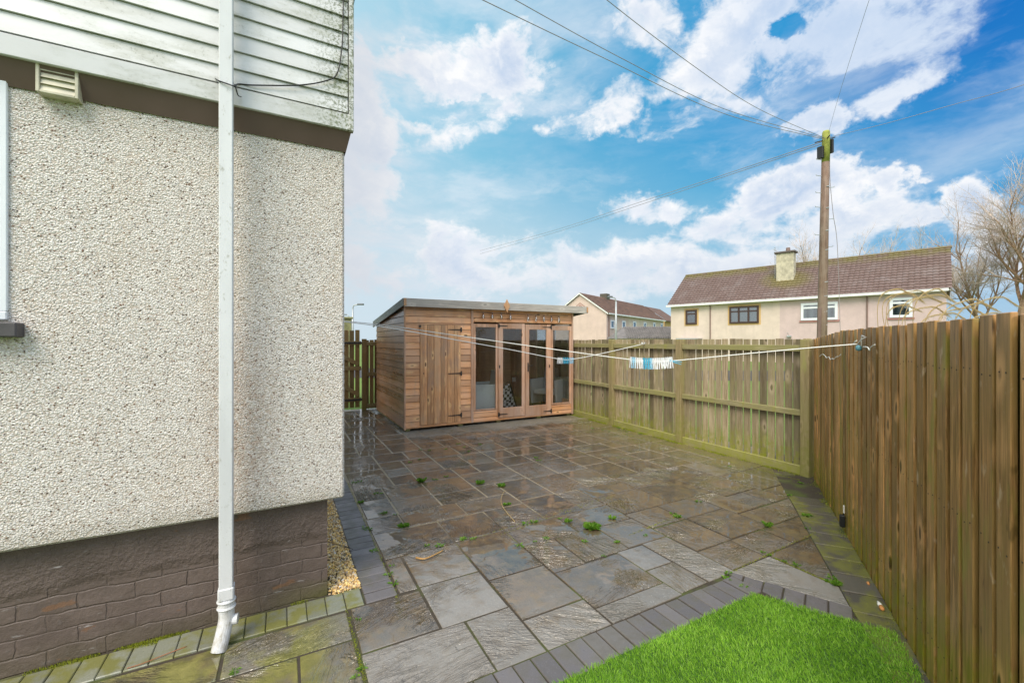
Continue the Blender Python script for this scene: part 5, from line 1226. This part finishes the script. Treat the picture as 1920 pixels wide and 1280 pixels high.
for u in (1141, 1246):
    x, _ = hit(H2, u, 610); g = MB(); g.tube([H2 @ Vector((x, -.06, 0)), H2 @ Vector((x, -.06, EZ2-.2))], .07, 6); g.build('downpipe', M_brownpipe, h2)
g = MB()   # diamond of brick on the gable
cy = 3.5; cz = EZ2+.95
for r0, r1 in ((.62, .48), (.30, .12)):
    o4 = [H2 @ Vector((-.01, cy+a*r0*1.1, cz+b*r0*.8)) for a, b in ((0, 1), (1, 0), (0, -1), (-1, 0))]; i4 = [H2 @ Vector((-.01, cy+a*r1*1.1, cz+b*r1*.8)) for a, b in ((0, 1), (1, 0), (0, -1), (-1, 0))]
    g.add(o4+i4, [(k, (k+1) % 4, 4+(k+1) % 4, 4+k) for k in range(4)])
g.build('brick_diamond', M_redsill, h2)

P3 = VW(27.9, 78); H3 = frame_at(P3, VW(.6, .8)); h3 = empty('distant_house', tuple(P3), 0, 'small distant cream gable between the two nearer houses', 'house')
g = MB(); g.box(0, 8, 0, 7, -.3, 5.6, H3); g.add([H3 @ Vector(q) for q in ((0, 0, 5.6), (0, 7, 5.6), (0, 3.5, 8.0))], [(0, 1, 2)]); g.build('wall', M_yellow, h3)
g = MB(); g.add([H3 @ Vector(q) for q in ((-.3, -.4, 5.4), (8.3, -.4, 5.4), (8.3, 3.5, 8.15), (-.3, 3.5, 8.15), (8.3, 7.4, 5.4), (-.3, 7.4, 5.4), (-.3, -.4, 5.2), (8.3, -.4, 5.2))], [(0, 1, 2, 3), (3, 2, 4, 5), (0, 6, 7, 1)]); g.build('roof', M_tile2, h3)
# low tiled outbuilding
P4 = VW(11.0, 46.0); H4 = frame_at(P4, VW(1, -.10)); h4 = empty('garage', tuple(P4), 0, 'low outbuilding with a grey tiled hipped roof just over the fence', 'garage')
g = MB(); g.box(0, 8.4, 0, 4.5, -.3, 1.93, H4); g.build('wall', M_cream, h4)
g = MB(); nx, ny = 26, 9
tile_roof(g, H4 @ Matrix.Translation((1.3, -.2, 1.90)), 6.4, 2.3, 1.32, nx, ny, amp=.05)
g.add([H4 @ Vector(q) for q in ((-.3, -.2, 1.92), (1.32, -.2, 1.92), (1.32, 2.1, 3.25), (-.3, 4.7, 1.9), (8.6, 4.7, 1.9), (7.7, 2.1, 3.25), (8.6, -.2, 1.92), (7.7, -.2, 1.92))], [(0, 1, 2), (0, 2, 3), (3, 2, 5, 4), (7, 6, 5), (6, 4, 5)])
g.build('roof', plain('grey_roof_tile', (.17, .155, .15), .8, var=.25, scale=2), h4)

# ------------------------------------------------------------------ poles, lamps, wires
pb = PD(1541, 640, 14.0); pt = PD(1549, 246, 14.0); pb.z = -.05
dirp = (pt-Vector((pb.x, pb.y, 1.6))).normalized(); pb = Vector((pb.x, pb.y, 1.6))-dirp*1.65/dirp.z
pole = empty('telegraph_pole', tuple(pb), 0, 'tall wooden telegraph pole with metal steps and a green lichened top', 'pole')
g = MB(); ln = (pt-pb).length; g.tube([pb+dirp*ln*k for k in (0, .3, .6, .88)], [.150, .138, .124, .112], 20); g.build('shaft', M_polew, pole, smooth=True)
g = MB(); g.tube([pb+dirp*ln*k for k in (.88, .995, 1.0)], [.112, .107, .09], 20); g.build('top', M_lichen, pole, smooth=True)
g = MB(); k0 = pb+dirp*1.0+RT*-.14-FW*.07; g.cbox(-.035, .035, -.04, .04, 0, 1.75, .006, Matrix.Translation(k0) @ Matrix.Rotation(.0203, 4, Vector(FW)*1)); g.build('cable_guard', M_brownpipe, pole)
for v, sd in ((300, -1), (352, 1), (362, -1), (389, -1), (411, 1), (441, -1), (463, 1), (330, -1)):
    k = (640-v)/F*14+1.6; c = pb+dirp*((k-pb.z)/dirp.z); g = MB(); g.tube([c+RT*sd*.11, c+RT*sd*.30+Vector((0, 0, .02)), c+RT*sd*.30+Vector((0, 0, .05))], .011, 5); g.build('step', M_galv, pole)
for v in (352, 392, 434, 470, 530, 556, 585, 610):
    k = (640-v)/F*14+1.6; c = pb+dirp*((k-pb.z)/dirp.z)-FW*.125; g = MB(); g.tube([c-RT*.04, c+RT*.06+Vector((0, 0, .02))], .012, 5); g.build('step', M_galv, pole)
for sd, v0, v1, w in ((-1, 275, 298, .10), (1, 262, 288, .07)):
    k = (640-(v0+v1)/2)/F*14+1.6; c = pb+dirp*((k-pb.z)/dirp.z)+RT*sd*(.11+w*.6); g = MB(); hh = (v1-v0)/F*14/2
    g.cbox(-w*.5, w*.5, -.09, .09, -hh, hh, .015, Matrix.Translation(c)); g.build('junction_box', M_black, pole)
g = MB(); c = pb+dirp*(ln-.28); g.tube([c-RT*.36-Vector((0, 0, .1)), c+RT*.3+Vector((0, 0, .08))], .018, 6); g.tube([c-FW*.3-RT*.1, c+FW*.3+RT*.1], .018, 6); g.build('crossbar', M_iron, pole)
g = MB(); top = pb+dirp*(ln-.25); g.tube(spline([top+RT*.14, PD(1556, 330, 14.05), PD(1562, 400, 14.1), PD(1570, 462, 14.2), PD(1576, 640, 14.3)], 6), .009, 5); g.build('drop_cable', M_wire, pole)
def wire(pts, r, lab):
    g = MB(); g.tube(spline([PD(*q) for q in pts], 10), r, 6, False); o = g.build('overhead_wire', M_wire, smooth=True); tag(o, lab, 'wire', 'overhead wires from the telegraph pole')
wire([(1547, 262, 13.9), (1357, 213, 12.0), (1130, 108, 9.4), (900, -2, 7.4), (640, -130, 6.0), (300, -330, 5.0)], .0085, 'lower of the two long overhead wires crossing from top centre to the pole')
wire([(1547, 260, 13.9), (1357, 204, 12.1), (1170, 112, 9.8), (962, -2, 8.0), (700, -150, 6.4), (400, -330, 5.4)], .0085, 'upper of the two long overhead wires crossing from top centre to the pole')
wire([(1548, 260, 13.9), (1420, 203, 12.2), (1302, 125, 10.5), (1135, -2, 8.6), (950, -160, 7.0)], .008, 'overhead wire entering at the top edge, rightmost of the three falling right')
wire([(1547, 264, 14.1), (1365, 325, 20), (1200, 379, 28), (1035, 433, 42), (900, 470, 60)], .013, 'upper wire of the pair running left from the pole down towards the shed')
wire([(1547, 268, 14.1), (1365, 329, 20), (1200, 384, 28), (1040, 436, 42), (900, 476, 60)], .013, 'lower wire of the pair running left from the pole down towards the shed')
wire([(1552, 258, 13.9), (1660, 232, 12.6), (1785, 197, 11.2), (1920, 159, 9.8), (2200, 60, 8.4)], .0065, 'overhead wire running right from the pole to the right edge')
wire([(1552, 255, 13.8), (1565, 207, 11.5), (1582, 150, 9.6), (1622, 24, 7.5), (1660, -90, 6.3)], .0035, 'thin overhead wire rising almost straight up above the pole')
def lamp(name, u, vt, vb, d, ua, label, s=1.0):
    b = PD(u, 640, d); t0 = (640-vt)/F*d+1.6; root = empty('street_lamp', (b.x, b.y, -.05), 0, label, 'street lamp', 'street lamps')
    sg = 1 if ua > u else -1; L = abs(ua-u)/F*d
    g = MB(); P0 = Vector((b.x, b.y, -.05)); g.tube([P0, Vector((b.x, b.y, t0*.5)), Vector((b.x, b.y, t0-.35))], [.10, .085, .07], 10)
    g.tube(spline([Vector((b.x, b.y, t0-.35)), Vector((b.x, b.y, t0-.08))+RT*sg*.08, Vector((b.x, b.y, t0))+RT*sg*L*.5], 5), .05, 8); g.build('column', M_galv, root, smooth=True)
    g = MB(); e = Vector((b.x, b.y, t0+.01))+RT*sg*L*.45; R = Matrix.Translation(e) @ Matrix.Rotation(-TH, 4, 'Z'); a0, a1 = sorted((0, sg*L*.6)); g.cbox(a0, a1, -.15, .15, -.05, .09, .04, R); g.build('lantern', plain('lamp_head', (.16, .17, .19), .5), root)
lamp('a', 1155, 557, 630, 34, 1140, 'grey street lamp in front of the farther terrace')
lamp('b', 661.5, 571, 620, 36, 681, 'street lamp seen between the near house and the shed')
lamp('c', 654.5, 590, 620, 60, 645, 'faint distant street lamp right beside the near house corner')

# ------------------------------------------------------------------ bare trees
def tree(name, base, height, spread, seed, label, levels=6, r0=.2, lean=(0, 0), mtrunk=None, stems=1, dens=1.0, mtw=None):
    R = random.Random(seed); root = empty(name, tuple(base), 0, label, 'tree', 'bare winter trees')
    tr = MB(); tw = MB()
    def grow(p, d, L, r, lv):
        n = 4; pts = [p]; rad = [r]; q = p.copy(); dd = d.copy()
        for i in range(n):
            dd = (dd+Vector((R.gauss(0, .10), R.gauss(0, .10), R.gauss(.03, .07)))).normalized(); q = q+dd*L/n; pts.append(q.copy()); rad.append(r*(1-.45*(i+1)/n))
        (tr if lv < 3 else tw).tube(pts, rad, 8 if lv < 2 else (5 if lv < 3 else 3), lv < 2)
        if lv >= levels: return
        nb = {0: 7, 1: 6, 2: 5, 3: 4, 4: 3}.get(lv, 3)
        nb = max(2, int(round(nb*dens)))
        for i in range(nb):
            k = R.uniform(.30 if lv else .28, 1.0); j = min(n-1, int(k*n)); b = pts[j].lerp(pts[j+1], k*n-j)
            ax = dd.cross(Vector((R.gauss(0, 1), R.gauss(0, 1), R.gauss(0, 1)))).normalized(); an = R.uniform(.35, .95)*spread
            nd = (Matrix.Rotation(an, 3, ax) @ dd); nd.z += .12 if lv < 3 else -.05
            grow(b, nd.normalized(), L*R.uniform(.50, .74)*(1.05-k*.25), rad[j]*.58, lv+1)
        grow(q, (dd+Vector((R.gauss(0, .15), R.gauss(0, .15), .05))).normalized(), L*.66, rad[-1]*.9, lv+1)
    for s_ in range(stems):
        d = Vector((lean[0]+(R.uniform(-.35, .35) if stems > 1 else 0), lean[1]+(R.uniform(-.3, .3) if stems > 1 else 0), 1)).normalized()
        grow(Vector(base)+Vector((R.uniform(-.2, .2), R.uniform(-.2, .2), 0))*(stems > 1), d, height*.46, r0, 0)
    t = tr.build('trunk', mtrunk or M_bark, root); c = tw.build('crown', mtw or M_barkd, root)
    return root
tree('bare_tree', PD(1893, 640, 33)-Vector((0, 0, 1.6)), 15.6, 1.0, 5, 'tall bare tree with reddish trunk at the right edge beyond the brown fence', 5, .26, mtrunk=M_birch, dens=1.15)
tree('bare_tree', PD(1860, 640, 35)-Vector((0, 0, 1.6)), 12.6, 1.0, 9, 'forked bare tree just left of the tall one, beside the house end', 5, .18, lean=(-.16, .1), mtrunk=M_birch, dens=1.0)
tree('bare_tree', PD(1498, 640, 60)-Vector((0, 0, 1.6)), 15.6, .9, 12, 'bare tree top showing over the roof left of the telegraph pole', 5, .28)
tree('bare_tree', PD(1566, 640, 60)-Vector((0, 0, 1.6)), 15.4, .9, 14, 'bare tree top showing over the roof right of the telegraph pole', 5, .28)
tree('bare_tree', PD(1650, 640, 62)-Vector((0, 0, 1.6)), 16.2, .9, 16, 'bare tree top over the middle of the pink roof', 5, .28)
tree('bare_tree', PD(1735, 640, 60)-Vector((0, 0, 1.6)), 15.8, .9, 18, 'bare tree top over the right end of the roof', 5, .28)
# twiggy hedge and ornamental grass behind the side fence
def hedge(base, rx, h, n, seed, label):
    R = random.Random(seed); root = empty('shrub', tuple(base), 0, label, 'shrub'); st = MB(); lf = MB()
    for i in range(n):
        a = R.uniform(0, 6.28); b = Vector(base)+Vector((math.cos(a), math.sin(a), 0))*R.uniform(0, rx*.5); tip = Vector(base)+Vector((math.cos(a)*rx*R.uniform(.3, 1.1), math.sin(a)*rx*R.uniform(.3, 1.1), h*R.uniform(.6, 1.05))); m = b.lerp(tip, .5)+Vector((R.gauss(0, .1), R.gauss(0, .1), .15))
        pts = spline([b, m, tip], 4); st.tube(pts, [.012-.009*k/len(pts) for k in range(len(pts))], 4, False)
        for k in range(24):
            p = pts[R.randrange(2, len(pts))]+Vector((R.gauss(0, .07), R.gauss(0, .07), R.gauss(0, .07))); s_ = R.uniform(.012, .03); u_ = Vector((R.gauss(0, 1), R.gauss(0, 1), R.gauss(0, 1))).normalized(); w_ = u_.orthogonal().normalized()
            lf.add([p-u_*s_, p+w_*s_*.5, p+u_*s_, p-w_*s_*.5], [(0, 1, 2, 3)])
    st.build('stems', M_barkd, root); lf.build('leaves', M_twigleaf, root)
hedge(PD(1800, 640, 15)-Vector((0, 0, 1.65)), 1.0, 2.5, 60, 3, 'twiggy shrub behind the brown fence at the end of the pink house')
hedge(PD(1850, 640, 17)-Vector((0, 0, 1.65)), 1.1, 2.3, 60, 4, 'twiggy shrub behind the brown fence below the bare trees')
def plumes(base, seed, label, tips):
    R = random.Random(seed); root = empty('ornamental_grass', tuple(base), 0, label, 'grass plant', 'tall dry grasses behind the brown fence'); st = MB(); pl = MB()
    for tip in tips:
        b = Vector(base)+Vector((R.uniform(-.15, .15), R.uniform(-.15, .15), 0)); top = tip-RT*R.uniform(.14, .22)+Vector((0, 0, .02)); m1 = tip-RT*R.uniform(.34, .5)-Vector((0, 0, R.uniform(.12, .2))); tip = tip-Vector((0, 0, R.uniform(.02, .06))); pts = spline([b, b.lerp(m1, .6)+Vector((0, 0, .06)), m1, top, tip], 9)
        st.tube(pts, .003, 4, False)
        k0 = int(len(pts)*.50)
        for i in range(k0, len(pts)-1):
            f = (i-k0)/(len(pts)-k0)
            for j in range(15):
                p = pts[i].lerp(pts[i+1], R.random()); d = (pts[i+1]-pts[i]).normalized(); s_ = Vector((R.gauss(0, 1), R.gauss(0, 1), R.gauss(-.4, 1))).normalized(); e = p+d*R.uniform(.04, .10)+s_*.022*(1-f*.5)-Vector((0, 0, .02)); w = d.cross(s_).normalized()*.0014
                pl.add([p-w, p+w, e], [(0, 1, 2)])
    st.build('stem', M_straw, root); pl.build('plume', M_plume, root)
gb_ = lambda u, d: PD(u, 640, d)-Vector((0, 0, 1.65))
plumes(gb_(1700, 4.7), 1, 'dry arching grass plumes in front of the right-hand white window', [PD(u, v, 4.6) for u, v in ((1712, 545), (1728, 552), (1745, 548), (1722, 575), (1765, 560))])
plumes(gb_(1745, 4.5), 2, 'dry arching grass plumes in front of the pink house corner', [PD(u, v, 4.4) for u, v in ((1778, 545), (1790, 556), (1798, 572), (1775, 578), (1810, 590))])
plumes(gb_(1795, 4.2), 3, 'dry arching grass plumes farthest right, in front of the bare trees', [PD(u, v, 4.1) for u, v in ((1850, 565), (1868, 572), (1905, 560), (1890, 590), (1840, 580))])
